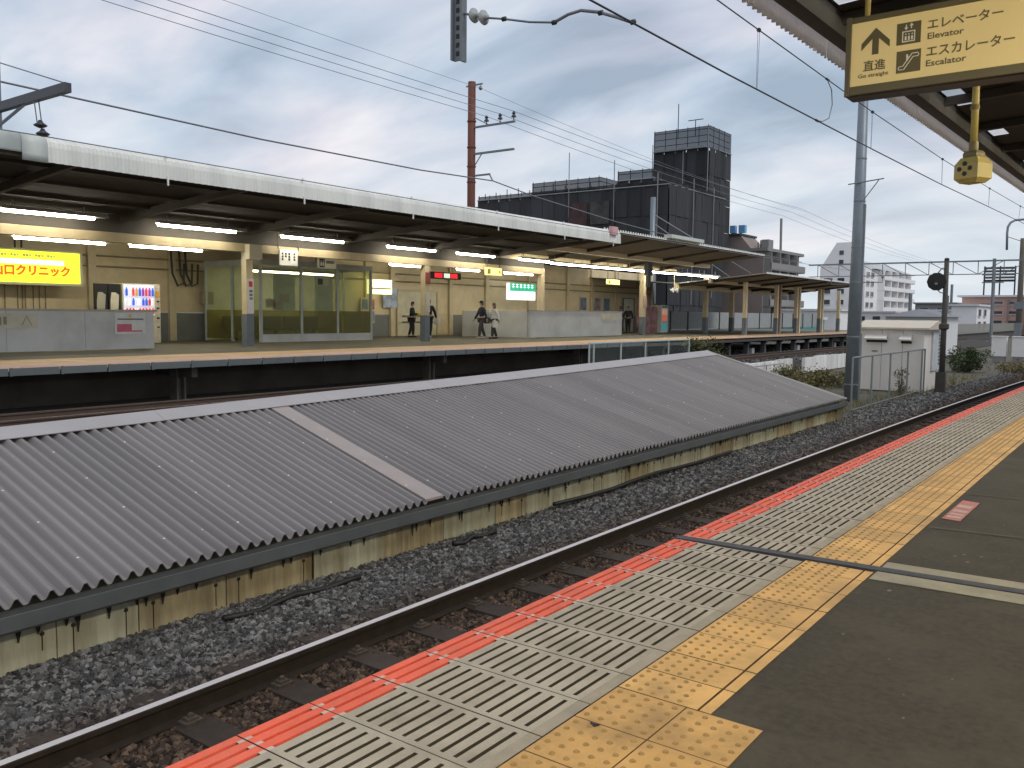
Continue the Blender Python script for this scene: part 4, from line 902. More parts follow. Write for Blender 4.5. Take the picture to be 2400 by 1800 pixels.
def person(lab, loc, rz, h, pose, top, bottom, hair=HAIR, shoe=BLACK, coat=False, cap=None, bag=None, longhair=False, extra=None):
    t = thing('person', lab, 'person', loc); s = h/1.72
    st, arm = pose.get('stride', .12), pose.get('arm', .2)
    V = []; E_ = []; Rr = []
    def vtx(x, y, z, r): V.append((x*s, y*s, z*s)); Rr.append(tuple(q*s for q in r) if isinstance(r, tuple) else r*s); return len(V)-1
    def ed(*a):
        for p_, q_ in zip(a, a[1:]): E_.append((p_, q_))
    lean = pose.get('lean', 0)
    pel = vtx(0, 0, .93, (.15, .11)); wa = vtx(0, lean*.3, 1.10, (.14, .10)); ch = vtx(0, lean*.7, 1.32, (.17, .115)); nb_ = vtx(0, lean*.9, 1.44, (.07, .07)); nk = vtx(0, lean, 1.50, .052)
    hd = vtx(0, lean+.02, 1.60, (.074, .088)); ht = vtx(0, lean+.02, 1.68, (.066, .078))
    ed(pel, wa, ch, nb_, nk, hd, ht)
    nose = vtx(0, lean+.105, 1.595, .014); ed(hd, nose)
    hands = []; legs = []
    for sd_, ph in ((-1, 1), (1, -1)):
        hip = vtx(.09*sd_, 0, .88, (.095, .10)); kn = vtx(.095*sd_, ph*st*.6+.04, .49, .062); an = vtx(.095*sd_, ph*st*1.1-(.05 if ph < 0 else 0), .09, .042); toe = vtx(.10*sd_, ph*st*1.1+.13, .035, .035)
        ed(pel, hip, kn, an, toe); legs.append((hip, kn, an, toe))
        shd = vtx(.185*sd_, lean*.75, 1.40, .062); el = pose.get('el'+('l' if sd_ < 0 else 'r'), (.25*sd_, -ph*arm*.5+lean*.6, 1.13)); wr_ = pose.get('wr'+('l' if sd_ < 0 else 'r'), (.25*sd_, -ph*arm+.06+lean*.5, .90))
        e1 = vtx(*el, .045); w1 = vtx(*wr_, .030); d = (Vector(wr_)-Vector(el)).normalized(); pm = Vector(wr_)+d*.07; p1_ = vtx(*pm, (.036, .022)); ed(ch, shd, e1, w1, p1_)
        side = d.cross(Vector((1, 0, 0))).normalized()
        for k_, (off, ln) in enumerate(((-.030, .070), (-.010, .082), (.010, .078), (.028, .062))):
            f1 = vtx(*(pm+side*off+d*ln*.55), .0095); f2 = vtx(*(pm+side*off+d*ln+Vector((-.012*sd_, 0, 0))), .008); ed(p1_, f1, f2)
        th = vtx(*(Vector(wr_)+d*.035+side*.05), .010); th2 = vtx(*(Vector(wr_)+d*.075+side*.062), .009); ed(w1, th, th2)
        hands.append((shd, e1, w1))
    me = skin_mesh('body', V, E_, Rr); me.materials.append(SKIN); b = link('body', me, t)
    # ears
    # clothes follow the same joints with a little more girth
    def garment(name, chain, mt, sub=1):
        vs, es, rs = [], [], []; idx = {}
        for c_ in chain:
            for a, gr in c_:
                if a not in idx: idx[a] = len(vs); vs.append(V[a]); r0 = Rr[a]; r0 = r0 if isinstance(r0, tuple) else (r0, r0); rs.append((r0[0]*gr+.006, r0[1]*gr+.006))
            for (a, _), (b_, _2) in zip(c_, c_[1:]): es.append((idx[a], idx[b_]))
        m2 = skin_mesh(name, vs, es, rs, sub); m2.materials.append(mt); return link(name, m2, t)
    garment('jacket', [[(pel, 1.22 if not coat else 1.3), (wa, 1.2), (ch, 1.12), (nb_, 1.15)]] + [[(ch, 1.12), (a, 1.2), (e_, 1.35), (w_, 1.45)] for a, e_, w_ in hands], top)
    garment('trousers', [[(pel, 1.12), (hp, 1.12), (kn, 1.3), (an, 1.5)] for hp, kn, an, _ in legs], bottom)
    if coat:
        mb = MB(); n = 14; vs = []
        for z, rx, ry in ((1.12, .165, .125), (.95, .19, .15), (.72, .215, .18), (.55, .225, .19)):
            for j_ in range(n): a = 2*math.pi*j_/n; vs.append((rx*math.cos(a)*s, (ry*math.sin(a)+.02*math.sin(3*a))*s, z*s))
        mb.add(vs, [(i*n+j_, i*n+(j_+1) % n, (i+1)*n+(j_+1) % n, (i+1)*n+j_) for i in range(3) for j_ in range(n)])
        o = link('coat_skirt', mb.mesh('coat_skirt', top, smooth=True), t)
    for hp, kn, an, toe in legs:
        mb = MB(); a, b_ = Vector(V[an]), Vector(V[toe]); z0 = min(b_.z, .03*s)
        mb.tube([(a.x, a.y-.05*s, .05*s), (a.x, a.y+.03*s, .05*s), (b_.x, b_.y-.02*s, .04*s), (b_.x, b_.y+.05*s, .03*s)], [.035*s, .048*s, .043*s, .022*s], 8); link('shoe', mb.mesh('shoe', shoe, smooth=True), t)
    hv = Vector(V[hd]); mb = MB(); n = 12; vs = []
    for k_, (z, rx, ry, oy) in enumerate(((-.07 if not longhair else -.2, .070, .05, -.045), (0, .085, .075, -.03), (.06, .086, .088, -.012), (.11, .072, .078, -.005), (.138, .03, .035, 0))):
        for j_ in range(n): a = 2*math.pi*j_/n; vs.append((hv.x+rx*s*math.cos(a), hv.y+(oy+ry*math.sin(a))*s, hv.z+z*s))
    mb.add(vs, [(i*n+j_, i*n+(j_+1) % n, (i+1)*n+(j_+1) % n, (i+1)*n+j_) for i in range(4) for j_ in range(n)]); mb.add(vs[-n:], [tuple(range(n))]); link('hair', mb.mesh('hair', hair, smooth=True), t)
    for sx in (-1, 1):
        mb = MB(); mb.lathe((hv.x+.078*s*sx, hv.y, hv.z-.01*s), [(.004, -.02), (.02, -.005), (.018, .02), (.004, .03)], 6); link('ear', mb.mesh('ear', SKIN, smooth=True), t)
        mb = MB(); mb.lathe((hv.x+.03*s*sx, hv.y+.082*s, hv.z+.01*s), [(.002, -.006), (.009, 0), (.002, .006)], 6); link('eye', mb.mesh('eye', BLACK), t)
    mb = MB(); mb.box(hv.x-.02*s, hv.x+.02*s, hv.y+.078*s, hv.y+.084*s, hv.z-.055*s, hv.z-.047*s); link('mouth', mb.mesh('mouth', mat('lips', (.3, .12, .1), .6)), t)
    if cap:
        mb = MB(); mb.lathe((hv.x, hv.y, hv.z+.05*s), [(.092*s, 0), (.092*s, .05*s), (.07*s, .085*s), (.02*s, .10*s)], 12); mb.prism([(hv.x-.07*s, hv.y+.05*s), (hv.x+.07*s, hv.y+.05*s), (hv.x+.05*s, hv.y+.17*s), (hv.x-.05*s, hv.y+.17*s)], hv.z+.05*s, hv.z+.065*s, axis='z'); link('cap', mb.mesh('cap', cap), t)
    t.rotation_euler.z = rz
    return t
def bagthing(lab, loc, w_, d, h, mt, strap=.35):
    t = thing('hand_bag', lab, 'bag', loc); mb = MB(); mb.prism([(-w_/2, 0), (w_/2, 0), (w_*.42, h), (-w_*.42, h)], -d/2, d/2); link('bag_body', mb.mesh('bag_body', mt), t)
    mb = MB(); mb.tube([(-w_*.3, 0, h), (-w_*.2, 0, h+strap), (w_*.2, 0, h+strap), (w_*.3, 0, h)], .012, 6); link('strap', mb.mesh('strap', mt), t); return t
person('person in dark navy jacket and flat cap walking beside a white coat', (-25.0, 31.2, ZF), R(150), 1.72, {'stride': .14}, CLN, CLG, cap=CLB, shoe=mat('grey shoe', (.4, .38, .34), .6))
person('person in white coat walking beside the navy jacket', (-24.75, 31.80, ZF), R(150), 1.64, {'stride': .12}, CLW, CLG, hair=HAIRB, coat=True, shoe=CLG, longhair=True)
bagthing('navy shoulder bag hanging between the walking couple', (-24.95, 31.52, ZF+.70), .24, .12, .28, CLN, .35)
person('person in black leaning forward and reading by the white doors', (-28.6, 30.35, ZF), R(-60), 1.68, {'stride': .05, 'lean': .05, 'wrr': (.14, .34, 1.12), 'elr': (.25, .08, 1.12), 'wrl': (-.12, .34, 1.12), 'ell': (-.25, .08, 1.12)}, CLB, CLB)
mb = MB(); mb.box(-28.45, -28.42, 30.52, 30.86, ZF+1.02, ZF+1.26); tag(mb.build('yellow_magazine', mat('yellow cover', (.60, .52, .10), .6)), 'yellow magazine held by the person in black', 'magazine')
person('person in black coat standing right behind the cream pillar', (-27.4, 30.25, ZF), R(20), 1.78, {'stride': .06}, CLB, CLB, shoe=mat('pale shoe', (.5, .5, .48), .6))
bagthing('pale bag held by the person behind the pillar', (-27.15, 30.55, ZF+.62), .26, .12, .30, CLW, .2)
person('distant person in dark clothes by the poster panel, nearer the second canopy pillar', (-27.6, 48.6, ZF), R(80), 1.7, {'stride': .08}, CLB, CLN)
person('distant person in dark clothes standing close against the poster panel', (-27.8, 49.9, ZF), R(200), 1.72, {'stride': .05}, CLB, CLB)

# ------------------------------------------------------------------ masts, poles and wires
def wire(pts, r, lab, mt=WIRE, n=6, name='overhead_wire'):
    mb = MB(); mb.tube(pts, r, n); return tag(mb.build(name, mt, smooth=True), lab, 'wire')
def sagline(a, b, sag, n=14):
    A, B = Vector(a), Vector(b); return [A.lerp(B, i/n)-Vector((0, 0, 4*sag*(i/n)*(1-i/n))) for i in range(n+1)]
# contact and messenger wires of the near track
cw = thing('overhead_wire', 'thick black contact wire with its messenger wire running over the nearest track', 'wire', (-4.05, 10, 4.2))
cpts = [(-4.05, -3, 4.16), (-4.05, 6.5, 4.17), (-4.05, 9.4, 4.20), (-4.05, 12.6, 4.26), (-4.05, 15.7, 4.32), (-4.03, 21, 4.42), (-3.98, 34, 4.76), (-3.7, 60, 5.35)]
mpts = [(-4.05, -3, 4.95), (-4.05, 9.3, 4.91), (-4.05, 15.4, 4.91), (-4.04, 21, 4.97), (-4.0, 27.3, 5.08), (-3.95, 33.3, 5.22), (-3.7, 60, 5.9)]
mb = MB(); mb.tube(cpts, .0095, 6); mb.build('contact_wire', WIRE, cw, smooth=True)
mb = MB(); mb.tube(mpts, .0075, 6); mb.build('messenger_wire', WIRE, cw, smooth=True)
def on(pts, y):
    for a, b in zip(pts, pts[1:]):
        if a[1] <= y <= b[1]: return Vector(a).lerp(Vector(b), (y-a[1])/(b[1]-a[1]))
for y in (10.3, 15.4, 21.1, 27.3, 33.3):
    a, b = on(mpts, y), on(cpts, y); mb = MB(); mb.tube([a+Vector((0, -.03, 0)), b+Vector((0, -.02, 0))], .003, 4); mb.tube([a+Vector((0, .03, 0)), b], .003, 4); mb.build('dropper', WIREL, cw)
    mb = MB(); mb.lathe(a, [(.004, -.022), (.026, -.012), (.026, .012), (.004, .022)], 8, axis='y'); mb.build('clamp', WIRE, cw)
a, b = on(mpts, 12.95), on(cpts, 12.55); mb = MB(); mb.tube([a, a+Vector((.0, .22, -.1)), a+Vector((0, .28, -.3)), a+Vector((0, .15, -.52)), b+Vector((0, .25, .03)), b], .008, 6); mb.build('jumper', WIREL, cw, smooth=True)
for p in (a, b):
    mb = MB(); mb.tube([p+Vector((0, -.05, .0)), p+Vector((0, .08, -.0))], .016, 6); mb.build('clamp', WIRE, cw)
# hanging steel channel with insulators and the pull-off arm
arm = thing('pull_off_arm', 'grey hanging steel channel with white disc insulators and bent arm holding the wire', 'wire support', (-6.18, 7.28, 5.5))
mb = MB(); mb.box(-6.26, -6.235, 7.24, 7.32, 4.20, 7.4); mb.box(-6.125, -6.10, 7.24, 7.32, 4.17, 7.4); mb.box(-6.235, -6.125, 7.27, 7.29, 4.19, 7.4); mb.build('channel', GREYST, arm)
for i in range(16):
    mb = MB(); z = 4.24+.09*i; mb.box(-6.20, -6.165, 7.262, 7.27, z, z+.045); mb.build('slot', BLACK, arm)
def disc(mb, x, z, r): mb.lathe((x, 7.28, z), [(.02, -.05), (.035, -.045), (r*.8, -.02), (r, 0), (r*.96, .012), (r*.4, .022), (.03, .05), (.02, .06)], 16, axis='x')
for x, z in ((-5.97, 4.62), (-5.84, 4.575)):
    mb = MB(); disc(mb, x, z, .078); mb.build('insulator', INSUL, arm, smooth=True)
mb = MB(); mb.tube([(-6.11, 7.28, 4.67), (-6.0, 7.28, 4.63)], .014, 6); mb.build('link', GALV, arm)
mb = MB(); mb.tube([(-5.80, 7.28, 4.565), (-5.57, 7.28, 4.51), (-5.25, 7.28, 4.42), (-4.95, 7.28, 4.36)], .011, 8); mb.tube([(-4.97, 7.28, 4.355), (-4.79, 7.28, 4.405), (-4.64, 7.28, 4.415), (-4.44, 7.28, 4.36), (-4.24, 7.28, 4.275), (-4.06, 7.28, 4.19)], .016, 8); mb.build('arm_tube', GREYST, arm, smooth=True)
for p in ((-5.57, 4.51), (-4.95, 4.36), (-4.42, 4.35), (-4.07, 4.20)):
    mb = MB(); mb.lathe((p[0], 7.28, p[1]), [(.01, -.03), (.025, -.02), (.025, .02), (.01, .03)], 8, axis='x'); mb.build('clamp', WIRE, arm)
mb = MB(); mb.tube([(-7.9, 7.28, 7.3), (-1.5, 7.28, 7.3)], .07, 8); mb.build('cross_beam', GALV, arm)
# the tall galvanised mast beyond the shed
mast = thing('steel_mast', 'tall grey galvanised steel mast standing past the end of the shed', 'mast', (-7.74, 28.4, -1.1))
mb = MB(); mb.tube([(-7.74, 28.4, -1.1), (-7.74, 28.4, 4), (-7.76, 28.4, 10)], [.235, .18, .13], 20); mb.build('shaft', GALV, mast, smooth=True)
for z in (-.6, .9, 2.6, 3.7, 5.1, 6.4):
    mb = MB(); r_ = .235-.0108*(z+1.1)+.010; mb.lathe((-7.74, 28.4, z), [(r_, -.02), (r_, .02)], 20); mb.build('band', GREYST, mast, smooth=False)
mb = MB(); mb.box(-7.60, -7.50, 28.3, 28.45, -1.1, .95); mb.box(-7.62, -7.53, 28.32, 28.4, -1.1, 5); mb.build('cable_cover', GREYST, mast)
mb = MB(); mb.tube([(-8.05, 28.2, 5.62), (-7.0, 28.2, 5.72)], .02, 6); mb.tube([(-7.58, 28.2, 5.1), (-7.15, 28.2, 5.68)], .015, 6); mb.build('side_arm', GREYST, mast)
for x, dz in ((-8.55, 0), (-7.0, .05)):
    mb = MB(); mb.tube([(-7.74, 28.55, 2.55+dz), (x, 28.55, 2.55+dz), (x, 28.55, 2.68+dz)], .016, 6); mb.lathe((x, 28.55, 2.68+dz), [(.02, 0), (.05, .03), (.02, .08)], 8); mb.build('cross_arm', GREYST, mast)
# red-brown pole behind the opposite canopy
rp = thing('power_pole', 'red brown steel pole with cross arms behind the opposite canopy', 'pole', (-33, 40.1, 0))
mb = MB(); mb.tube([(-33, 40.1, 0), (-33, 40.1, 14.95)], [.26, .23], 10); mb.build('shaft', REDP, rp, smooth=True)
mb = MB(); mb.box(-33.1, -29.85, 40.05, 40.17, 12.28, 12.38); mb.tube([(-32.9, 40.1, 12.95), (-31.7, 40.1, 12.35)], .03, 6); mb.build('cross_arm', GREYST, rp)
mb = MB(); mb.box(-33.1, -29.9, 40.05, 40.17, 10.75, 10.86); mb.tube([(-32.9, 40.1, 9.95), (-32.2, 40.1, 10.8)], .03, 6); mb.build('cross_arm', GREYST, rp)
mb = MB(); mb.box(-33.1, -31.6, 40.06, 40.14, 9.50, 9.60); mb.tube([(-31.64, 40.1, 9.55), (-31.4, 40.1, 9.15)], .04, 6); mb.build('cross_arm', GREYST, rp)
for x, z in ((-31.89, 12.4), (-30.9, 12.4), (-29.93, 12.4)):
    mb = MB(); mb.lathe((x, 40.1, z), [(.03, 0), (.03, .14), (.16, .18), (.06, .34), (.12, .38), (.04, .5)], 10); mb.build('insulator', INSUD, rp)
mb = MB(); mb.box(-33.4, -32.2, 40.05, 40.12, 14.7, 14.78); mb.lathe((-32.35, 40.1, 14.4), [(.05, 0), (.12, .08), (.05, .25)], 8); mb.build('top_bracket', GREYST, rp)
for z in (9.2, 10.1, 11.2, 12.7):
    mb = MB(); mb.lathe((-33, 40.1, z), [(.27, -.04), (.27, .04)], 10); mb.build('band', REDP, rp)
for i, (x, z) in enumerate(((-31.89, 12.85), (-30.9, 12.87), (-29.93, 12.9))):
    lab = ['pole side', 'middle', 'outer'][i]
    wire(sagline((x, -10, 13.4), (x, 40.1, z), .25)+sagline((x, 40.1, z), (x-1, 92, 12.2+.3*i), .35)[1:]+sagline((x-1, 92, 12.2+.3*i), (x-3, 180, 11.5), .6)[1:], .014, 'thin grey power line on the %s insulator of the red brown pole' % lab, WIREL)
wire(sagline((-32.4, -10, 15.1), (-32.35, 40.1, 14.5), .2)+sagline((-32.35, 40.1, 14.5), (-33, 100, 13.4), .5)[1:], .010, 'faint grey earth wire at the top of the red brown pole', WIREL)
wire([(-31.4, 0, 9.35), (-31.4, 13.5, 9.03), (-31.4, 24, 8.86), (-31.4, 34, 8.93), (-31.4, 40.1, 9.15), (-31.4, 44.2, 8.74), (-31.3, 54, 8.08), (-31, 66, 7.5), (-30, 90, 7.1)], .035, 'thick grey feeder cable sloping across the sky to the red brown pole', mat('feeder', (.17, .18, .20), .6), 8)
# bracket and insulators at the image left edge
lb = thing('catenary_bracket', 'dark bracket arm with hanging insulators above the white canopy at the left edge', 'wire support', (-18.2, 7.7, 4.8))
mb = MB(); mb.tube([(-18.12, 7.7, 4.7), (-18.12, 7.7, 6.55)], .10, 8); mb.build('mast_stub', GREYST, lb)
mb = MB(); mb.box(-18.1, -15.35, 7.64, 7.76, 5.24, 5.40); mb.build('arm_beam', mat('dark steel', (.05, .058, .068), .5), lb)
mb = MB(); mb.tube([(-18.05, 7.7, 4.98), (-16.9, 7.7, 5.26)], .03, 6); mb.build('brace', GREYST, lb)
mb = MB(); mb.tube([(-16.5, 7.66, 5.24), (-16.42, 7.66, 4.86)], .012, 6); mb.tube([(-16.5, 7.74, 5.24), (-16.42, 7.74, 4.86)], .012, 6); mb.build('link', GALV, lb)
for x, z in ((-16.38, 4.82), (-16.30, 4.66)):
    mb = MB(); mb.lathe((x, 7.7, z), [(.03, -.07), (.10, -.04), (.12, -.02), (.05, .03), (.03, .07)], 12); mb.build('insulator', INSUD, lb, smooth=True)
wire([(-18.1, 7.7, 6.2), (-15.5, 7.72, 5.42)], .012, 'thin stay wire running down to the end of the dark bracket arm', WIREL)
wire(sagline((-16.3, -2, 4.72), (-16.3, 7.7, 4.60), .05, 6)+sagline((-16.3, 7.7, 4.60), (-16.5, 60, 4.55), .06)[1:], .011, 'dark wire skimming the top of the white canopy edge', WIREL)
# short grey pole behind the canopies, with stays
gp = thing('grey_pole', 'short blue grey pole rising behind the second canopy before the netted building', 'pole', (-32, 61, 0))
mb = MB(); mb.tube([(-32, 61, 0), (-32, 61, 10.6)], .20, 12); mb.build('shaft', GALV, gp, smooth=True)
mb = MB(); mb.tube([(-32, 61, 0), (-32, 61, 6.8)], .27, 12); mb.build('sleeve', GALV, gp, smooth=True)
for i, (z, y1, z1) in enumerate(((9.2, 80, 5.6), (8.5, 77, 4.6))):
    wire([(-31.8, 61.1, z), (-31.5, y1, z1)], .03, 'pale stay wire sloping right from the short grey pole, %s one' % ('upper' if i == 0 else 'lower'), mat('pale stay', (.4, .42, .44), .5))
# dark pole with round black signal back
dp = thing('signal_pole', 'dark slim pole carrying a round black signal disc beside the white hut', 'signal', (-5.84, 32.1, -1.1))
DKP = mat('dark pole', (.055, .052, .045), .7, var=.25)
mb = MB(); mb.tube([(-5.84, 32.1, -1.1), (-5.86, 32.1, 3.44)], [.10, .075], 10); mb.lathe((-5.86, 32.1, 3.44), [(.085, 0), (.07, .06), (.02, .08)], 10); mb.build('shaft', DKP, dp, smooth=True)
mb = MB(); mb.box(-6.02, -5.72, 31.98, 32.2, -1.1, -.30); mb.build('base_box', DKP, dp)
mb = MB(); mb.lathe((-6.13, 32.05, 2.73), [(.05, -.06), (.30, -.05), (.31, .0), (.30, .05), (.08, .09)], 10, axis='y'); mb.build('disc', BLACK, dp)
mb = MB(); mb.tube([(-5.86, 32.05, 3.2), (-6.0, 32.05, 3.16), (-6.1, 32.05, 3.02)], .02, 6); mb.tube([(-5.86, 32.05, 2.35), (-6.0, 32.05, 2.36), (-6.1, 32.05, 2.46)], .02, 6); mb.build('bracket', GREYST, dp)
mb = MB(); mb.box(-6.17, -6.08, 31.94, 31.98, 2.62, 2.70); mb.build('label_plate', GREYST, dp)
mb = MB(); mb.lathe((-5.85, 32.1, 1.22), [(.12, -.1), (.16, -.05), (.16, .08), (.1, .12)], 8); mb.build('junction_box', DKP, dp)
# portal truss and poles in the distance
tr = thing('portal_truss', 'grey lattice beam spanning the tracks in the distance', 'gantry', (-12, 80, 5))
mb = MB(); mb.box(-26, -4, 79.9, 80.1, 6.14, 6.26); mb.build('top_chord', GREYST, tr); mb = MB(); mb.box(-26, -4, 79.95, 80.05, 5.10, 5.17); mb.build('bottom_chord', GREYST, tr)
for i in range(12):
    x = -25.2+1.85*i; mb = MB(); mb.tube([(x, 80, 5.13), (x, 80, 6.2)], .035, 5)
    mb.tube([(x, 80, 6.2), (x+1.85, 80, 5.13)] if i < 7 else [(x, 80, 5.13), (x+1.85, 80, 6.2)], .03, 5); mb.build('lattice_bar', GREYST, tr)
pr_ = thing('concrete_pole', 'brown grey pole at the right image edge carrying the lattice beam', 'pole', (-9.25, 80.6, -1.1))
mb = MB(); mb.tube([(-9.2, 80.6, -1.1), (-9.25, 80.6, 7.95)], [.24, .18], 12); mb.build('shaft', mat('weathered pole', (.13, .115, .095), .85, var=.2, scale=1), pr_, smooth=True)
mb = MB(); mb.box(-9.6, -8.9, 80.3, 80.9, 2.3, 2.9); mb.box(-9.5, -9.0, 80.3, 80.9, -.2, 1.2); mb.build('fittings', GREYST, pr_)
hk = thing('hooked_pipe', 'blue grey pipe bent over like a hook at the right image edge', 'pipe', (-5.5, 81, -1.1))
mb = MB(); mb.tube([(-10.32, 80.4, 7.06), (-10.38, 80.55, 8.4), (-10.36, 80.6, 8.9), (-10.2, 80.7, 9.25), (-9.9, 80.9, 9.45), (-9.4, 81.2, 9.5), (-7, 81.2, 9.5), (-6, 81.2, 9.4)], .09, 10); mb.build('pipe', GALV, hk, smooth=True)
mb = MB(); mb.tube([(-6, 81.2, -1.1), (-6, 81.2, 9.6)], .14, 10); mb.build('mast_pole', GALV, hk); mb = MB(); mb.tube([(-10.3, 80.5, 8.1), (-9.3, 80.6, 7.7)], .03, 6); mb.build('tie', GREYST, hk)
lp = thing('lattice_pole', 'slim distant lattice pole with short cross arms before the pink building', 'pole', (-14.1, 102, -1))
mb = MB(); mb.tube([(-14.1, 102, -1), (-14.15, 102, 7.7)], .18, 6); mb.build('shaft', GREYST, lp)
for z in (6.0, 5.2, 3.0): mb = MB(); mb.box(-15.2, -13.2, 101.9, 102.1, z, z+.1); mb.build('cross_arm', GREYST, lp)
bb = thing('roof_billboard', 'dark slatted billboard on the roof of the pink building', 'billboard', (-20.5, 158.5, 5))
for i in range(5): mb = MB(); mb.box(-23.3, -18.8, 157.6, 157.8, 7.4+.5*i, 7.75+.5*i); mb.build('slat', BLACK if i < 1 else mat('billboard grey', (.09, .095, .1), .7), bb)
for x in (-23.2, -21, -18.9): mb = MB(); mb.box(x-.1, x+.1, 157.8, 158, 5, 9.9); mb.build('post', BLACK, bb)
for i, (x, y0, z) in enumerate(((-25.5, 118, 4.6), (-22.0, 122, 4.4), (-40, 150, 6.5), (-30, 170, 7.5))):
    mb = MB(); mb.tube([(x, y0, -1), (x, y0, z)], .22, 8); tag(mb.build('utility_pole', GREYST), 'distant grey utility pole, %s from the tall mast' % nth(i), 'pole')

# ------------------------------------------------------------------ buildings
def netted_block(t, x0, x1, y0, y1, z0, z1, thin=2.2, dark=NETD, bay=1.9, west=True):
    """core, dark net sheets in bays on the two sides towards the station, thin net parapet above, scaffold poles"""
    mb = MB(); mb.box(x0+.5, x1-.5, y0+.5, y1-.5, z0, z1-thin-.3); mb.build('core_wall', CORE, t)
    zr = max(1, round((z1-thin-z0)/4.2)); dz = (z1-thin-z0)/zr; cnt = 0
    for side in 'yx':
        c0, c1 = (x0, x1) if side == 'y' else (y0, y1)
        n = max(1, round((c1-c0)/bay)); d = (c1-c0)/n
        for i in range(n):
            a = c0+d*i
            for r_ in range(zr+1):
                top_ = r_ == zr; za = z0+dz*r_; zb = z1 if top_ else za+dz; f0, f1, f2, f3 = [random.uniform(.0, .14) for _ in range(4)]; cnt += 1
                if zb-za < .05: continue
                mm = (lambda c, f, z: (c, y0-f, z)) if side == 'y' else (lambda c, f, z: (x1+f, c, z))
                mb = MB(); md_ = (a+d/2)
                
                g_, gz = (0, 0) if top_ else (.02, .03)
                if top_: f0 = f1 = 0.0
                mb.quad(mm(a+g_, f0, za+gz), mm(md_, f2+.1, za+gz), mm(md_, f3, zb), mm(a+g_, f1, zb)); mb.quad(mm(md_, f2+.1, za+gz), mm(a+d-g_, f1, za+gz), mm(a+d-g_, f0, zb), mm(md_, f3, zb))
                mb.build('thin_net' if top_ else 'net_sheet', NETT if top_ else (dark if (cnt*7) % 3 else NETD2), t)
            mb = MB(); px_, py_ = (a, y0+.25) if side == 'y' else (x1-.25, a); mb.tube([(px_, py_, z1-thin-2), (px_, py_, z1+.25)], .05, 5); mb.build('scaffold_pole', SCAFD, t)
        for z in [z1-thin+.9*q_ for q_ in range(int(thin/.9)+1)]:
            mb = MB(); mb.tube([(x0, y0+.25, z), (x1, y0+.25, z)] if side == 'y' else [(x1-.25, y0, z), (x1-.25, y1, z)], .05, 5); mb.build('scaffold_rail', SCAFD, t)
    for (xa, ya, xb_, yb) in ((x0, y0, x1, y0), (x1, y0, x1, y1)):
        mb = MB(); mb.tube([(xa, ya-.25, z1-thin), (xb_+.2, yb-.25, z1-thin)], .07, 5); mb.build('scaffold_rail', SCAF, t)
        mb = MB(); mb.tube([(xa, ya, z1), (xb_, yb, z1)], .04, 5); mb.build('scaffold_rail', CORE, t)
def poles(t, spec, mt=SCAF):
    for x, y, z0, z1 in spec: mb = MB(); mb.tube([(x, y, z0), (x, y, z1)], .06, 6); mb.build('scaffold_pole', mt, t)
random.seed(21)
nbld = thing('netted_building', 'dark building wrapped in scaffold netting with a tall tower behind the canopy', 'building', (-58, 112, 0))
netted_block(nbld, -62.6, -53.66, 119.1, 126.9, 10, 28.8, 3.0)
netted_block(nbld, -82, -50.98, 101.3, 118.9, -1, 18.6, .5)
netted_block(nbld, -72.6, -61.35, 101.8, 112, 17.5, 19.9, 1.4)
netted_block(nbld, -58.75, -53.4, 101.8, 110, 17.5, 20.3, 1.2)
netted_block(nbld, -100, -82.2, 102.5, 116, -1, 17.4, 2.4)
mb = MB(); mb.box(-62.2, -53.9, 118.4, 118.9, 25.7, 26.0); mb.build('light_band', mat('pale band', (.22, .23, .24), .7), nbld)
poles(nbld, [(-57.5, 118.6, 18, 25.6), (-53.6, 118.6, 19, 28.6), (-61.0, 118.6, 18, 23), (-52.3, 100.8, 3, 19.6), (-50.7, 108, 3, 19.6), (-50.7, 114.5, 4, 19.2), (-66.0, 101.2, 14, 23.5), (-62.7, 119, 18, 27), (-58.9, 101.2, 14, 21.8)])
poles(nbld, [(-59.6, 121, 28, 33), (-56.8, 121, 28, 30.4)], CORE)
for x in range(-81, -61, 2): poles(nbld, [(x+.4, 101.2, 17.6, 18.9+random.random()*.7)], CORE)
mb = MB(); mb.box(-58.0, -55.6, 121, 121.1, 30.3, 30.4); mb.build('aerial', CORE, nbld)
for i, (x, c) in enumerate(((-65.8, (.060, .030, .031)), (-62.4, (.055, .053, .052)))):
    mb = MB(); mb.box(x, x+2.9, 100.95, 101.0, 13.6, 16.6); mb.build('banner', mat('dim banner %d' % i, c, .8, var=.5, scale=.8), nbld)
def windows(t, face, c0, c1, a, rows, w_, h_, step, mt=PANE, sill=True):
    """rows: list of sill heights; windows from c0 to c1 along the face"""
    c = c0
    while c+w_ <= c1:
        for z in rows:
            mb = MB(); mf = MB()
            if face == 'x': mb.box(a, a+.06, c, c+w_, z, z+h_); mf.box(a, a+.12, c-.06, c, z-.05, z+h_+.05); mf.box(a, a+.12, c+w_, c+w_+.06, z-.05, z+h_+.05); mf.box(a, a+.2, c-.06, c+w_+.06, z-.12, z-.02)
            else: mb.box(c, c+w_, a-.06, a, z, z+h_); mf.box(c-.06, c, a-.12, a, z-.05, z+h_+.05); mf.box(c+w_, c+w_+.06, a-.12, a, z-.05, z+h_+.05); mf.box(c-.06, c+w_+.06, a-.2, a, z-.12, z-.02)
            o = mb.build('window', mt, t)
            if sill: mf.build('window_frame', APTW2, o)
        c += step
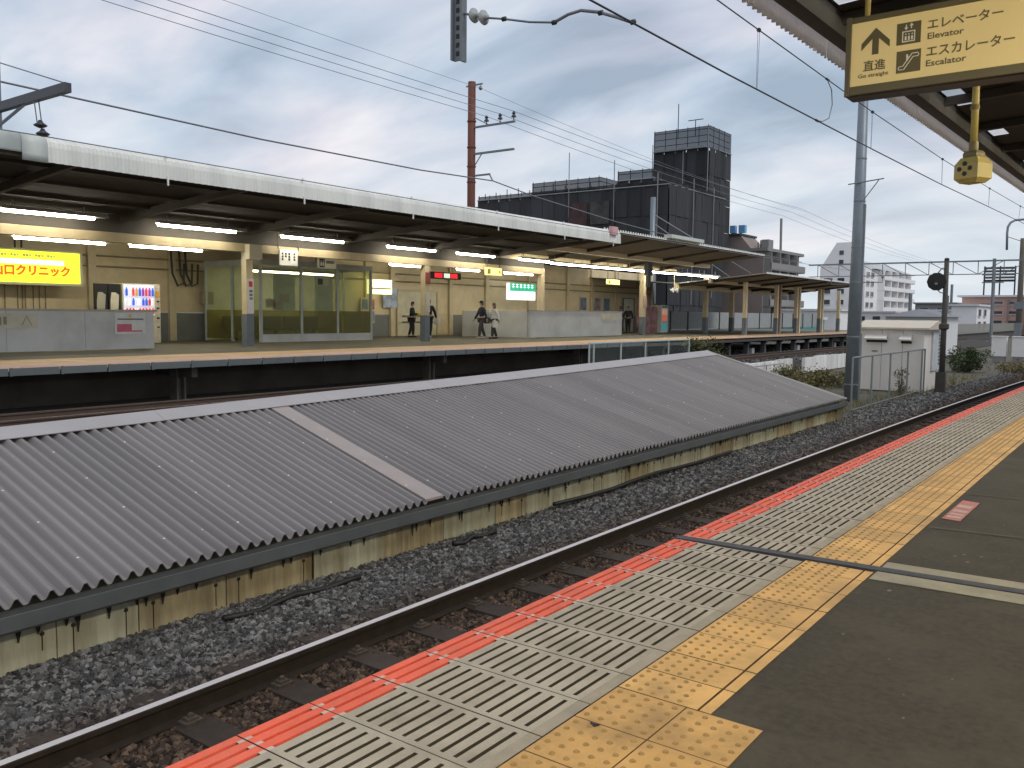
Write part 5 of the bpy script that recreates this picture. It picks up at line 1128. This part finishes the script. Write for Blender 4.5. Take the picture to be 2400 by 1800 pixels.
# brown and grey apartment block
ap = thing('apartment_block', 'brown grey apartment block with balconies right of the netted building', 'building', (-50, 135, 0))
mb = MB(); mb.box(-56, -48.3, 127.6, 143.4, -1, 11.3); mb.build('wall', BRN, ap)
mb = MB(); mb.box(-56.2, -47.6, 127.3, 143.8, 11.3, 11.75); mb.build('roof', APTG, ap)
mb = MB(); mb.prism([(-56, 11.7), (-50.4, 11.7), (-52.2, 13.8), (-56, 13.8)], 128, 134); mb.build('stair_tower', BRN, ap)
mb = MB(); mb.box(-56.3, -52.0, 127.7, 134.3, 13.8, 14.1); mb.build('tower_cap', mat('dark cap', (.05, .06, .06), .7), ap)
for i, z in enumerate((1.2, 4.0, 6.8, 9.5)):
    mb = MB(); mb.box(-48.3, -47.2, 127.9, 143.2, z-1.0, z-.85); mb.build('balcony_slab', APTG, ap)
    mb = MB(); mb.box(-47.3, -47.15, 127.9, 143.2, z-.85, z+.1); mb.build('balcony_wall', APTG, ap)
    for j_ in range(4):
        mb = MB(); mb.box(-48.3, -47.2, 127.9+3.8*j_, 128.1+3.8*j_, z-.85, z+1.7); mb.build('partition', APTG, ap)
windows(ap, 'x', 128.6, 143, -48.3, (.2, 3.0, 5.8, 8.6), 2.2, 1.9, 3.8, sill=False)
for i, (x, x1) in enumerate(((-54.15, -53.3), (-52.75, -51.75))):
    mb = MB(); mb.box(x, x1, 128.5, 129.3, 14.25, 15.4); tag(mb.build('water_tank', BLUE), 'blue water tank on the brown block roof, %s one' % ('nearer the netting' if i == 0 else 'outer'), 'water tank')
mb = MB(); [mb.tube([(x, 131, 11.7), (x, 131, 12.9+.3*(i % 2))], .12, 6) for i, x in enumerate((-50.5, -50.1, -49.2, -48.8))]; mb.box(-49.6, -48.5, 130, 132, 11.75, 13.2); mb.build('roof_plant', APTG, ap)
mb = MB(); mb.tube([(-53.4, 149.3, 3), (-53.6, 149.3, 18.4)], .22, 8); tag(mb.build('thin_chimney', APTG), 'thin grey mast standing over the grey apartment block', 'mast')
# white apartment block
wa_ = thing('apartment_block', 'white apartment block with rows of balconies behind the tall grey mast', 'building', (-60, 230, 0))
mb = MB(); mb.box(-67, -56.5, 214.5, 260, -1, 13.2); mb.build('wall', APTW, wa_)
mb = MB(); mb.prism([(-67, 13.2), (-59.2, 13.2), (-59.2, 19.3), (-63.3, 19.3)], 214.5, 220); mb.build('stair_gable', APTW, wa_)
for z in (14.2, 16.4): mb = MB(); mb.box(-62.6, -61.6, 214.4, 214.5, z, z+1.0); mb.build('window', PANE, wa_)
mb = MB(); mb.add([(-67.5, 220, 13.2), (-55.6, 220, 13.2), (-55.6, 262, 13.2), (-67.5, 262, 13.2), (-61.5, 226, 15.8), (-61.5, 254, 15.8)], [(0, 1, 4), (1, 2, 5, 4), (2, 3, 5), (3, 0, 4, 5)]); mb.build('roof', mat('pale roof', (.45, .48, .48), .6), wa_)
for i in range(5):
    z = .6+2.55*i
    mb = MB(); mb.box(-56.5, -54.9, 226, 259, z, z+.95); mb.build('balcony_wall', APTW, wa_)
    mb = MB(); mb.box(-56.5, -55.0, 226, 259, z-.12, z-.002); mb.build('balcony_slab', APTW2, wa_)
    mb = MB(); mb.box(-56.5, -56.44, 226.2, 258.8, z+.95, z+2.1); mb.build('painted_balcony_shade', PANE, wa_)  # dark strip colours in the shade behind each balcony wall
    for j_ in range(5): mb = MB(); mb.box(-56.6, -55.0, 226+7*j_, 226.7+7*j_, z+.95, z+2.42); mb.build('partition', APTW, wa_)
windows(wa_, 'x', 215.5, 224, -56.5, (1.5, 4.05, 6.6, 9.15, 11.2), 2.6, 1.1, 4.0)
windows(wa_, 'y', -66, -58, 214.5, (2.0, 4.6, 7.2, 9.8), 1.6, 1.1, 3.2)
# pink building
pk = thing('pink_building', 'pink rendered building with small windows in the right distance', 'building', (-22, 165, 0))
mb = MB(); mb.box(-26.3, -17.2, 158, 176, -1, 5.0); mb.build('wall', PINK, pk); mb = MB(); mb.box(-27, -16.8, 157.6, 176.4, 5.0, 5.3); mb.build('roof', APTW2, pk)
windows(pk, 'y', -21.8, -18.2, 158, (.8, 2.3, 3.8), 1.4, .45, 2.2)
mb = MB(); mb.tube([(-19.6, 157.8, .2), (-19.6, 157.8, 4.6)], .12, 6); mb.build('downpipe', BRN, pk)
gb_ = thing('grey_building', 'grey building with dark openings at the right image edge', 'building', (-15, 160, 0))
mb = MB(); mb.box(-17.0, -11, 157, 168, -1, 4.8); mb.build('wall', APTG, gb_); windows(gb_, 'y', -16.8, -11.5, 157, (.6, 2.8), 1.5, 1.2, 2.0)
# low pale buildings
lw = thing('white_warehouse', 'low white warehouse with two windows left of the pink building', 'building', (-22, 134, 0))
mb = MB(); mb.box(-23.6, -20.4, 134, 146, -1, 3.25); mb.build('wall', APTW, lw); mb = MB(); mb.box(-23.9, -20.1, 133.7, 146.2, 3.25, 3.5); mb.build('roof', APTW2, lw)
windows(lw, 'x', 135, 145, -20.4, (.2, 1.9), 2.0, .9, 4.5)
hs = thing('tiled_house', 'small house with grey hipped roof behind the white hut', 'house', (-13.8, 66, -1))
mb = MB(); mb.box(-15.6, -12.0, 65, 71, -1.1, 1.62); mb.build('wall', APTW2, hs)
mb = MB(); mb.add([(-15.9, 64.6, 1.6), (-11.7, 64.6, 1.6), (-11.7, 71.5, 1.6), (-15.9, 71.5, 1.6), (-13.8, 66.6, 2.15), (-13.8, 69.5, 2.15)], [(0, 1, 4), (1, 2, 5, 4), (2, 3, 5), (3, 0, 4, 5)]); mb.build('roof', SLATE, hs)
random.seed(33)
for i, (x0, x1, y0, y1, z, mt, lab) in enumerate(((-52, -44, 190, 200, 2.6, APTW2, 'low pale building at the foot of the white apartment block'), (-38, -31, 180, 190, 4.2, APTG, 'long dark roofed building beyond the white warehouse'), (-30, -25, 150, 160, 2.6, APTW, 'small white building between the warehouse and the signal disc'), (-46, -37, 128, 136, 2.4, APTW, 'low white shed row seen under the third canopy'), (-40, -33, 100, 108, 1.2, TEAL, 'low teal storage boxes behind the end of the opposite platform'), (-80, -66, 150, 165, 5.5, APTW2, 'pale house seen under the far end of the canopies'), (-12, -6, 260, 290, 5, APTW2, 'pale distant house low on the horizon beside the right edge'), (-34, -22, 300, 320, 7.5, APTW2, 'pale distant housing low on the horizon'))):
    t = thing('low_building', lab, 'building', ((x0+x1)/2, (y0+y1)/2, -1)); mb = MB(); mb.box(x0, x1, y0, y1, -1.1, z); mb.build('wall', mt, t)
    mb = MB(); mb.box(x0-.3, x1+.3, y0-.3, y1+.3, z+.002, z+.3); mb.build('roof', SLATE if i in (1, 5) else APTW2, t)
    if z > 2: windows(t, 'y', x0+.8, x1-.8, y0, [z-1.7] if z < 4 else [z-1.7, z-4.2], 1.5, .9, 3)
# second raised track bank in the right distance
bank = MB(); bank.prism([(-26, -1.1), (-25, -.25), (-18.5, -.25), (-17.5, -1.1)], 86, 190); struct(bank.build('railway_bank', BALL), 'brown railway bank in the right distance')
mb = MB(); mb.box(-18.2, -18.0, 100, 175, -.25, .9); t = tag(mb.build('bank_fence', glassy('pale slat fence', (.75, .75, .7), .55, .8)), 'pale slatted fence before the pink building', 'fence')

# ------------------------------------------------------------------ white hut, cabinets, fences
hut = thing('equipment_hut', 'white equipment hut with ventilation hoods beside the tall mast', 'hut', (-7.7, 34.2, -1.1))
mb = MB(); mb.box(-8.72, -6.62, 33, 35.6, -1.1, 1.10); mb.build('wall', HUTW, hut)
for x in (-8.02, -7.32): mb = MB(); mb.box(x-.006, x+.006, 32.993, 33.0, -1.05, 1.08); mb.build('panel_joint', DADO, hut)
mb = MB(); mb.box(-8.95, -6.42, 32.8, 35.8, 1.10, 1.16); mb.add([(-8.95, 32.8, 1.16), (-6.42, 32.8, 1.16), (-6.42, 35.8, 1.16), (-8.95, 35.8, 1.16), (-8.95, 34.3, 1.42), (-6.42, 34.3, 1.42)], [(0, 1, 5, 4), (2, 3, 4, 5), (1, 2, 5), (3, 0, 4)]); mb.build('roof', HUTR, hut)
for x0, x1, z in ((-8.57, -7.82, .72), (-7.39, -7.0, .70)):
    mb = MB(); mb.prism([(33.0, z), (32.72, z), (32.70, z+.05), (33.0, z+.22)], x0, x1, axis='x'); mb.build('hood', HUTW, hut)
    mb = MB(); mb.box(x0+.02, x1-.02, 32.985, 33, z-.10, z-.002); mb.build('vent', BLACK, hut)
mb = MB(); mb.box(-8.35, -8.15, 32.985, 33, .28, .33); mb.build('plate', DADO, hut)
mb = MB(); mb.box(-6.62, -6.56, 34.2, 35.5, -.4, 1.0); mb.build('side_door', mat('pale blue panel', (.52, .56, .58), .6), hut)
for i in range(9): mb = MB(); mb.box(-6.56, -6.54, 35.2, 35.5, -.2+.13*i, -.12+.13*i); mb.build('ladder_rung', GREYST, hut)
for i, (x0, x1) in enumerate(((-8.24, -7.46), (-7.15, -6.45))):
    t = thing('track_cabinet', 'white lineside cabinet %s beyond the hut' % ('left of the pair' if i == 0 else 'at the right of the pair'), 'cabinet', ((x0+x1)/2, 60, -1.1), 'lineside cabinets')
    mb = MB(); mb.box(x0, x1, 60, 60.7, -.76, .42); mb.build('cabinet_body', WHITE, t); mb = MB(); mb.box(x0-.04, x1+.04, 59.95, 60.75, .42, .47); mb.build('cap', WHITE, t); mb = MB(); mb.box(x0+.05, x1-.05, 60.05, 60.65, -1.1, -.76); mb.build('plinth', APTG, t)
def wire_fence(lab, x, ys_, z0, z1, mt, name='wire_fence', r_=.028):
    t = thing(name, lab, 'fence', (x, sum(ys_)/len(ys_), z0))
    for y in ys_: mb = MB(); mb.tube([(x, y, z0), (x, y, z1)], r_, 8); mb.build('post', mt, t)
    mb = MB(); mb.tube([(x, ys_[0], z1), (x, ys_[-1], z1)], r_*.9, 8); mb.build('top_rail', mt, t)
    mb = MB(); mb.tube([(x, ys_[0], z0+.12), (x, ys_[-1], z0+.12)], r_*.6, 6); mb.build('bottom_rail', mt, t)
    mb = MB(); y0, y1 = ys_[0], ys_[-1]; st_ = .085; h = z1-z0-.14; n = int((y1-y0)/st_)
    for i in range(-int(h/st_), n):
        for sg in (1, -1):
            ya = y0+i*st_; a = max(y0, ya); b = min(y1, ya+h)
            if b <= a: continue
            za, zb = (a-ya), (b-ya)
            if sg < 0: za, zb = h-za, h-zb
            mb.quad((x, a, z0+.13+za), (x, b, z0+.13+zb), (x, b, z0+.135+zb), (x, a, z0+.135+za))
    o = mb.build('chain_link', mt, t); return t
GF = mat('grey green fence', (.24, .28, .27), .6)
wire_fence('grey wire fence with posts in front of the white hut', -6.6, [24.2, 26.2, 28.3, 30.6, 32.7, 33.15], -1.12, .42, GREYST)
wire_fence('pale green framed wire fence between the shed roof and the opposite platform', -15.0, [24.36, 24.65, 26.46, 28.25, 30.1, 31.9], -.95, .56, mat('pale fence frame', (.36, .42, .41), .5), r_=.032)
wire_fence('low dark wire fence before the pale concrete blocks', -12.6, [28, 30, 32, 34, 36], -1.12, -.45, GREYST, r_=.02)

# ------------------------------------------------------------------ vegetation
def leafy(name, lab, cat, c, rad, n, mats, leaf=.09, stems=6, up=.6):
    t = thing(name, lab, cat, c); mb = MB(); ms = MB()
    cl = [(Vector((random.gauss(0, .38)*rad[0], random.gauss(0, .38)*rad[1], random.uniform(.1, 1)*rad[2])), random.uniform(.16, .34)) for _ in range(stems*2)]
    for i in range(n):
        p, r_ = random.choice(cl); q_ = Vector((random.gauss(0, 1), random.gauss(0, 1), random.gauss(0, 1))).normalized()*random.random()**.5*r_*max(rad)
        pos = p+Vector((q_.x, q_.y, q_.z*.8)); pos.z = max(.02, pos.z)
        d = Vector((random.gauss(0, 1), random.gauss(0, 1), random.gauss(up, .6))).normalized(); s_ = d.cross(Vector((random.random(), random.random(), .3))).normalized(); L_ = leaf*random.uniform(.6, 1.4); W_ = L_*.28
        mb.add([pos, pos+d*L_*.5+s_*W_, pos+d*L_, pos+d*L_*.5-s_*W_], [(0, 1, 2, 3)], random.randrange(len(mats)))
    for p, r_ in cl: ms.tube([(p.x*.2, p.y*.2, 0), (p.x*.7, p.y*.7, p.z*.6), tuple(p)], [.018, .012, .006], 5)
    link('foliage', mb.mesh('foliage', mats), t)['kind'] = 'stuff'; link('stem', ms.mesh('stem', mat('twig', (.09, .065, .04), .9)), t); return t
G1 = mat('leaf green', (.085, .115, .038), .6, var=.35, scale=2); G2 = mat('leaf dark', (.045, .070, .030), .6, var=.3, scale=2); G3 = mat('leaf yellow', (.30, .24, .10), .7, var=.3, scale=2); G4 = mat('leaf olive', (.17, .15, .07), .7, var=.3)
random.seed(8)
leafy('shrub', 'green shrub beside the framed wire fence under the platform edge', 'shrub', (-15.0, 33.3, -.7), (.9, 1.6, 1.15), 2200, [G1, G4, G1], .10, 14)
leafy('shrub', 'dark green bush behind the signal pole', 'shrub', (-7.6, 47.6, -1.1), (1.3, 1.2, 1.0), 3400, [G2, G2, G1], .10, 14)
leafy('shrub', 'yellowish dry weeds left of the tall mast', 'shrub', (-10.6, 34.0, -1.1), (1.2, 1.7, .40), 2200, [G3, G3, G4, G1], .10, 16)
leafy('shrub', 'green weeds beside the dry ones by the pale blocks', 'shrub', (-11.6, 33.6, -1.1), (.6, 1.1, .50), 1300, [G1, G4, G3], .10, 13)
leafy('shrub', 'low olive weeds at the right beyond the hut', 'shrub', (-5.4, 46.5, -1.1), (.8, 1.4, .5), 1000, [G4, G3], .10, 7)
leafy('shrub', 'pale green sprig standing against the hut wall behind the fence', 'shrub', (-6.9, 31.0, -1.1), (.25, .25, .9), 260, [G1, G4], .08, 4)
mb = MB(); random.seed(4)
def tuft(x, y, z, h, k):
    for _ in range(k):
        a = random.uniform(0, 6.28); d = Vector((math.cos(a), math.sin(a), 0)); b = Vector((x, y, z))+d*random.uniform(0, .08); tip = b+d*h*random.uniform(.15, .6)+Vector((0, 0, h*random.uniform(.6, 1.1))); s_ = Vector((-d.y, d.x, 0))*.008
        mb.add([b-s_, b+s_, tip], [(0, 1, 2)], random.randrange(3))
for _ in range(420): tuft(random.uniform(-12.5, -6.3), random.uniform(24, 44), -1.13, random.uniform(.08, .32), 9)
for _ in range(130): tuft(random.uniform(-7.4, -6.3), random.uniform(24, 33), -1.13, random.uniform(.08, .26), 9)
for _ in range(260): tuft(random.uniform(-8, -3.9), random.uniform(34, 62), -1.12, random.uniform(.06, .25), 8)
o = mb.build('weeds', [G3, G4, G1]); o['kind'] = 'stuff'; o['label'] = 'patchy dry grass and weeds round the mast and hut'

# ------------------------------------------------------------------ canopy above the camera, sign, sensor box, lamps
def cf(y): return -2.08+.0364*(y-6.2)                # the canopy edge drifts with the platform
nc = thing('near_canopy', 'dark platform canopy with mauve corrugated edge at the top right', 'canopy', (1, 8, 3.6))
y = 1.0
while y < 46:
    y1 = y+.62; mb = MB(); n = 40; vs = []
    for i in range(n+1):
        yy = y+.002+(y1-y-.004)*i/n; d = .010*math.cos(2*math.pi*yy/.075)
        vs += [(cf(yy)+d, yy, 3.385+.004*math.cos(2*math.pi*yy/.075)), (cf(yy)+d, yy, 3.52)]
    mb.add(vs, [(2*i, 2*i+2, 2*i+3, 2*i+1) for i in range(n)]); o = mb.build('fascia_sheet', NFAS, nc, smooth=True); o.modifiers.new('s', 'SOLIDIFY').thickness = .004
    y = y1
def roofz(x, y): return 3.66+.06*(x-cf(y))
sky_l = [(4.4, 6.35), (8.95, 10.0), (11.25, 11.85), (13.9, 14.6), (17.2, 18.0)]
mb = MB(); cuts = sorted(set([1, 46]+[v for p in sky_l for v in p]))
for a, b in zip(cuts, cuts[1:]):
    is_l = (a, b) in sky_l
    bands = [(0, .15), (.31, 9)] if is_l else [(0, 9)]
    for d0, d1 in bands:
        mb.quad((cf(a)+d0, a, 3.66+.06*d0), (cf(b)+d0, b, 3.66+.06*d0), (cf(b)+d1, b, 3.66+.06*d1), (cf(a)+d1, a, 3.66+.06*d1))
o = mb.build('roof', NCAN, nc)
for a, b in sky_l:
    k_ = max(2, round((b-a)/.33))
    for i in range(k_):
        ya, yb = a+(b-a)*i/k_+.008, a+(b-a)*(i+1)/k_-.008
        mb = MB(); mb.quad((cf(ya)+.15, ya, 3.672), (cf(yb)+.15, yb, 3.672), (cf(yb)+.31, yb, 3.682), (cf(ya)+.31, ya, 3.682)); mb.build('skylight', SKYL, nc)
mb = MB(); mb.add([(cf(1)+.016, 1, 3.50), (cf(46)+.016, 46, 3.50), (cf(46)+.13, 46, 3.50), (cf(1)+.13, 1, 3.50), (cf(1)+.016, 1, 3.72), (cf(46)+.016, 46, 3.72), (cf(46)+.13, 46, 3.655), (cf(1)+.13, 1, 3.655)], [(0,1,2,3),(4,7,6,5),(0,4,5,1),(1,5,6,2),(2,6,7,3),(3,7,4,0)]); mb.build('edge_beam', NCAN, nc)
y = 2.0
while y < 45:
    mb = MB(); mb.add([(cf(y)+.13, y, 3.58), (cf(y)+.13, y+.06, 3.58), (7, y+.06, 4.1), (7, y, 4.1), (cf(y)+.13, y, 3.66), (cf(y)+.13, y+.06, 3.66), (7, y+.06, 4.18), (7, y, 4.18)], [(3,2,1,0),(4,5,6,7),(0,1,5,4),(1,2,6,5),(2,3,7,6),(3,0,4,7)]); mb.build('rafter', mat('near rafter', (.075, .068, .056), .7, var=.15), nc); y += 1.5
for x, z in ((-.9, 3.68), (.6, 3.75), (2.2, 3.82)):
    mb = MB(); mb.box(x-.05, x+.05, 1, 46, z-.14, z-.03); mb.build('purlin', NCAN, nc)
for i in range(8):
    tube_lamp(.95, -3.4+3.4*i, -1.1+3.4*i, 3.42, 'unseen lit tube lamp in the row under the near canopy, %s along the platform' % nth(i), 'unseen tube lamps under the near canopy', LAMPN, .2)  # unseen lamps, read off the warm platform light, added to brighten it

sg = thing('hanging_sign', 'large yellow hanging sign with arrow reading Elevator and Escalator', 'sign', (-.4, 5.36, 2.8))
SX0, SX1, SZ0, SZ1, SY = -1.525, .95, 2.83, 3.185, 5.30
mb = MB(); mb.box(SX0-.03, SX1+.03, SY+.004, SY+.16, SZ0-.055, SZ1+.035); mb.build('casing', SIGNB, sg, bevel=.012)
mb = MB()
for a in ((SX0-.03, SX0, SZ0-.055, SZ1+.035), (SX1, SX1+.03, SZ0-.055, SZ1+.035)): mb.box(a[0], a[1], SY-.012, SY+.004, a[2], a[3])
mb.build('bezel', mat('olive bezel', (.16, .135, .07), .45), sg, bevel=.004)
mb = MB(); mb.box(SX0, SX1, SY-.012, SY+.004, SZ0-.05, SZ0-.001); mb.box(SX0, SX1, SY-.012, SY+.004, SZ1+.001, SZ1+.03); mb.build('bezel', mat('olive bezel', (.16, .135, .07), .45), sg, bevel=.004)
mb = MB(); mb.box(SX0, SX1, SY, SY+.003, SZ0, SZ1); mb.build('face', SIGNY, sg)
fy = SY-.0015
def flat(pts, mt, name, dy=0): mb = MB(); mb.add([(x, fy-dy, z) for x, z in pts], [tuple(range(len(pts)))]); return mb.build(name, mt, sg)
mb = MB(); mb.add([(x, fy, z) for x, z in ((-1.411, 2.995), (-1.375, 2.995), (-1.375, 3.118), (-1.411, 3.118))], [(0, 1, 2, 3)])
mb.add([(x, fy-.0002, z) for x, z in ((-1.393, 3.142), (-1.470, 3.063), (-1.470, 3.024), (-1.393, 3.100), (-1.316, 3.024), (-1.316, 3.063))], [(0, 1, 2, 3), (0, 3, 4, 5)]); mb.build('arrow', SIGNT, sg)
def rect(x0, x1, z0, z1, mt, name, dy=.001): return flat([(x0, z0), (x1, z0), (x1, z1), (x0, z1)], mt, name, dy)
e1 = rect(-1.281, -1.155, 3.022, 3.140, SIGNT, 'elevator_icon', 0)
e2 = rect(-1.277, -1.150, 2.868, 2.988, SIGNT, 'escalator_icon', 0)
def outline(x0, x1, z0, z1, w_):
    for a in ((x0, x1, z0, z0+w_), (x0, x1, z1-w_, z1), (x0, x0+w_, z0+w_, z1-w_), (x1-w_, x1, z0+w_, z1-w_)): rect(*a, SIGNW, 'icon_line')
outline(-1.252, -1.184, 3.034, 3.094, .006)
for i in range(3):
    x = -1.238+.0165*i; rect(x, x+.010, 3.044, 3.066, SIGNW, 'icon_figure'); mb = MB(); mb.lathe((x+.005, fy-.001, 3.076), [(.001, -.0045), (.005, 0), (.001, .0045)], 8); mb.build('icon_figure', SIGNW, sg)
for x, up in ((-1.232, -1), (-1.205, 1)):
    zc = 3.117; flat([(x-.003, zc-.012), (x+.003, zc-.012), (x+.003, zc+.012), (x-.003, zc+.012)], SIGNW, 'icon_line', .001); flat([(x-.011, zc+.003*up), (x, zc+.018*up), (x+.011, zc+.003*up)][::(1 if up < 0 else -1)], SIGNW, 'icon_line', .0012)
pth = [(-1.262, 2.886), (-1.236, 2.886), (-1.190, 2.950), (-1.165, 2.950), (-1.160, 2.958), (-1.166, 2.968), (-1.196, 2.968), (-1.242, 2.904), (-1.260, 2.904), (-1.266, 2.895)]
mb = MB(); mb.tube([(x, fy-.001, z) for x, z in pth+pth[:1]], .0028, 5); mb.build('icon_line', SIGNW, sg)
flat([(-1.226, 2.934), (-1.216, 2.930), (-1.216, 2.966), (-1.226, 2.966)], SIGNW, 'icon_figure', .001); rect(-1.226, -1.205, 2.948, 2.954, SIGNW, 'icon_figure')
text_on('エレベーター', .06, SIGNT, sg, (-1.122, fy, 3.082), '-y', .365, .056)
text_on('Elevator', .04, SIGNT, sg, (-1.120, fy, 3.030), '-y', .180, .033)
text_on('エスカレーター', .06, SIGNT, sg, (-1.122, fy, 2.936), '-y', .425, .058)
text_on('Escalator', .04, SIGNT, sg, (-1.122, fy, 2.884), '-y', .200, .033)
text_on('直進', .06, SIGNT, sg, (-1.455, fy, 2.906), '-y', .120, .060)
text_on('Go straight', .03, SIGNT, sg, (-1.482, fy, 2.866), '-y', .165, .028)
for x in (-1.465, .5): mb = MB(); mb.tube([(x, SY+.08, SZ1+.03), (x, SY+.08, 3.75)], .016, 8); mb.build('hanger', SENY, sg, smooth=True)

sb = thing('sensor_box', 'yellow box with four round dark holes hung on a yellow pole under the canopy', 'sensor', (-1.235, 7.58, 2.7))
mb = MB(); mb.tube([(-1.24, 7.6, 2.80), (-1.245, 7.6, 3.75)], .026, 12); mb.build('pole', SENY, sb, smooth=True)
mb = MB(); mb.tube([(-1.24, 7.6, 2.78), (-1.24, 7.6, 2.86)], .034, 12); mb.lathe((-1.243, 7.6, 3.12), [(.03, -.02), (.034, 0), (.03, .02)], 12); mb.build('collar', mat('brass bolt', (.25, .2, .08), .5), sb)
rot = R(-27); ca, sa = math.cos(rot), math.sin(rot)
def loc2(u, v): return (-1.235+u*ca-v*sa, 7.60+u*sa+v*ca)
def rbox(mb, u0, u1, v0, v1, z0, z1, ch=.02):
    P = [loc2(u, v) for u, v in ((u0, v0), (u1, v0), (u1, v1), (u0, v1))]
    P2 = [loc2(u, v) for u, v in ((u0+ch, v0+ch), (u1-ch, v0+ch), (u1-ch, v1-ch), (u0+ch, v1-ch))]
    vs = [(*p, z0) for p in P2]+[(*p, z0+ch*1.1) for p in P]+[(*p, z1-ch*1.8) for p in P]+[(*p, z1) for p in P2]
    mb.add(vs, [(3, 2, 1, 0), (12, 13, 14, 15)]+[(k_*4+i, k_*4+(i+1) % 4, (k_+1)*4+(i+1) % 4, (k_+1)*4+i) for k_ in range(3) for i in range(4)])
mb = MB(); rbox(mb, -.10, .10, -.085, .085, 2.545, 2.74, .03); mb.build('housing', SENY, sb)
mb = MB(); rbox(mb, -.058, .058, -.05, .05, 2.735, 2.79, .01); mb.build('clamp', mat('dark yellow clamp', (.22, .17, .06), .5), sb)
for du, dz in ((-.01, .038), (-.055, .0), (.035, .0), (-.01, -.038)):
    x, yv = loc2(du, -.0855); mb = MB(); n = 12; vs = []
    for rr, dd in ((.018, 0), (.018, .004)):
        for j_ in range(n):
            a = 2*math.pi*j_/n; xx, yy = loc2(du+rr*math.cos(a), -.0855-dd); vs.append((xx, yy, 2.652+dz+rr*math.sin(a)))
    mb.add(vs, [(j_, (j_+1) % n, n+(j_+1) % n, n+j_) for j_ in range(n)]+[tuple(range(n, 2*n))]); mb.build('hole', BLACK, sb)
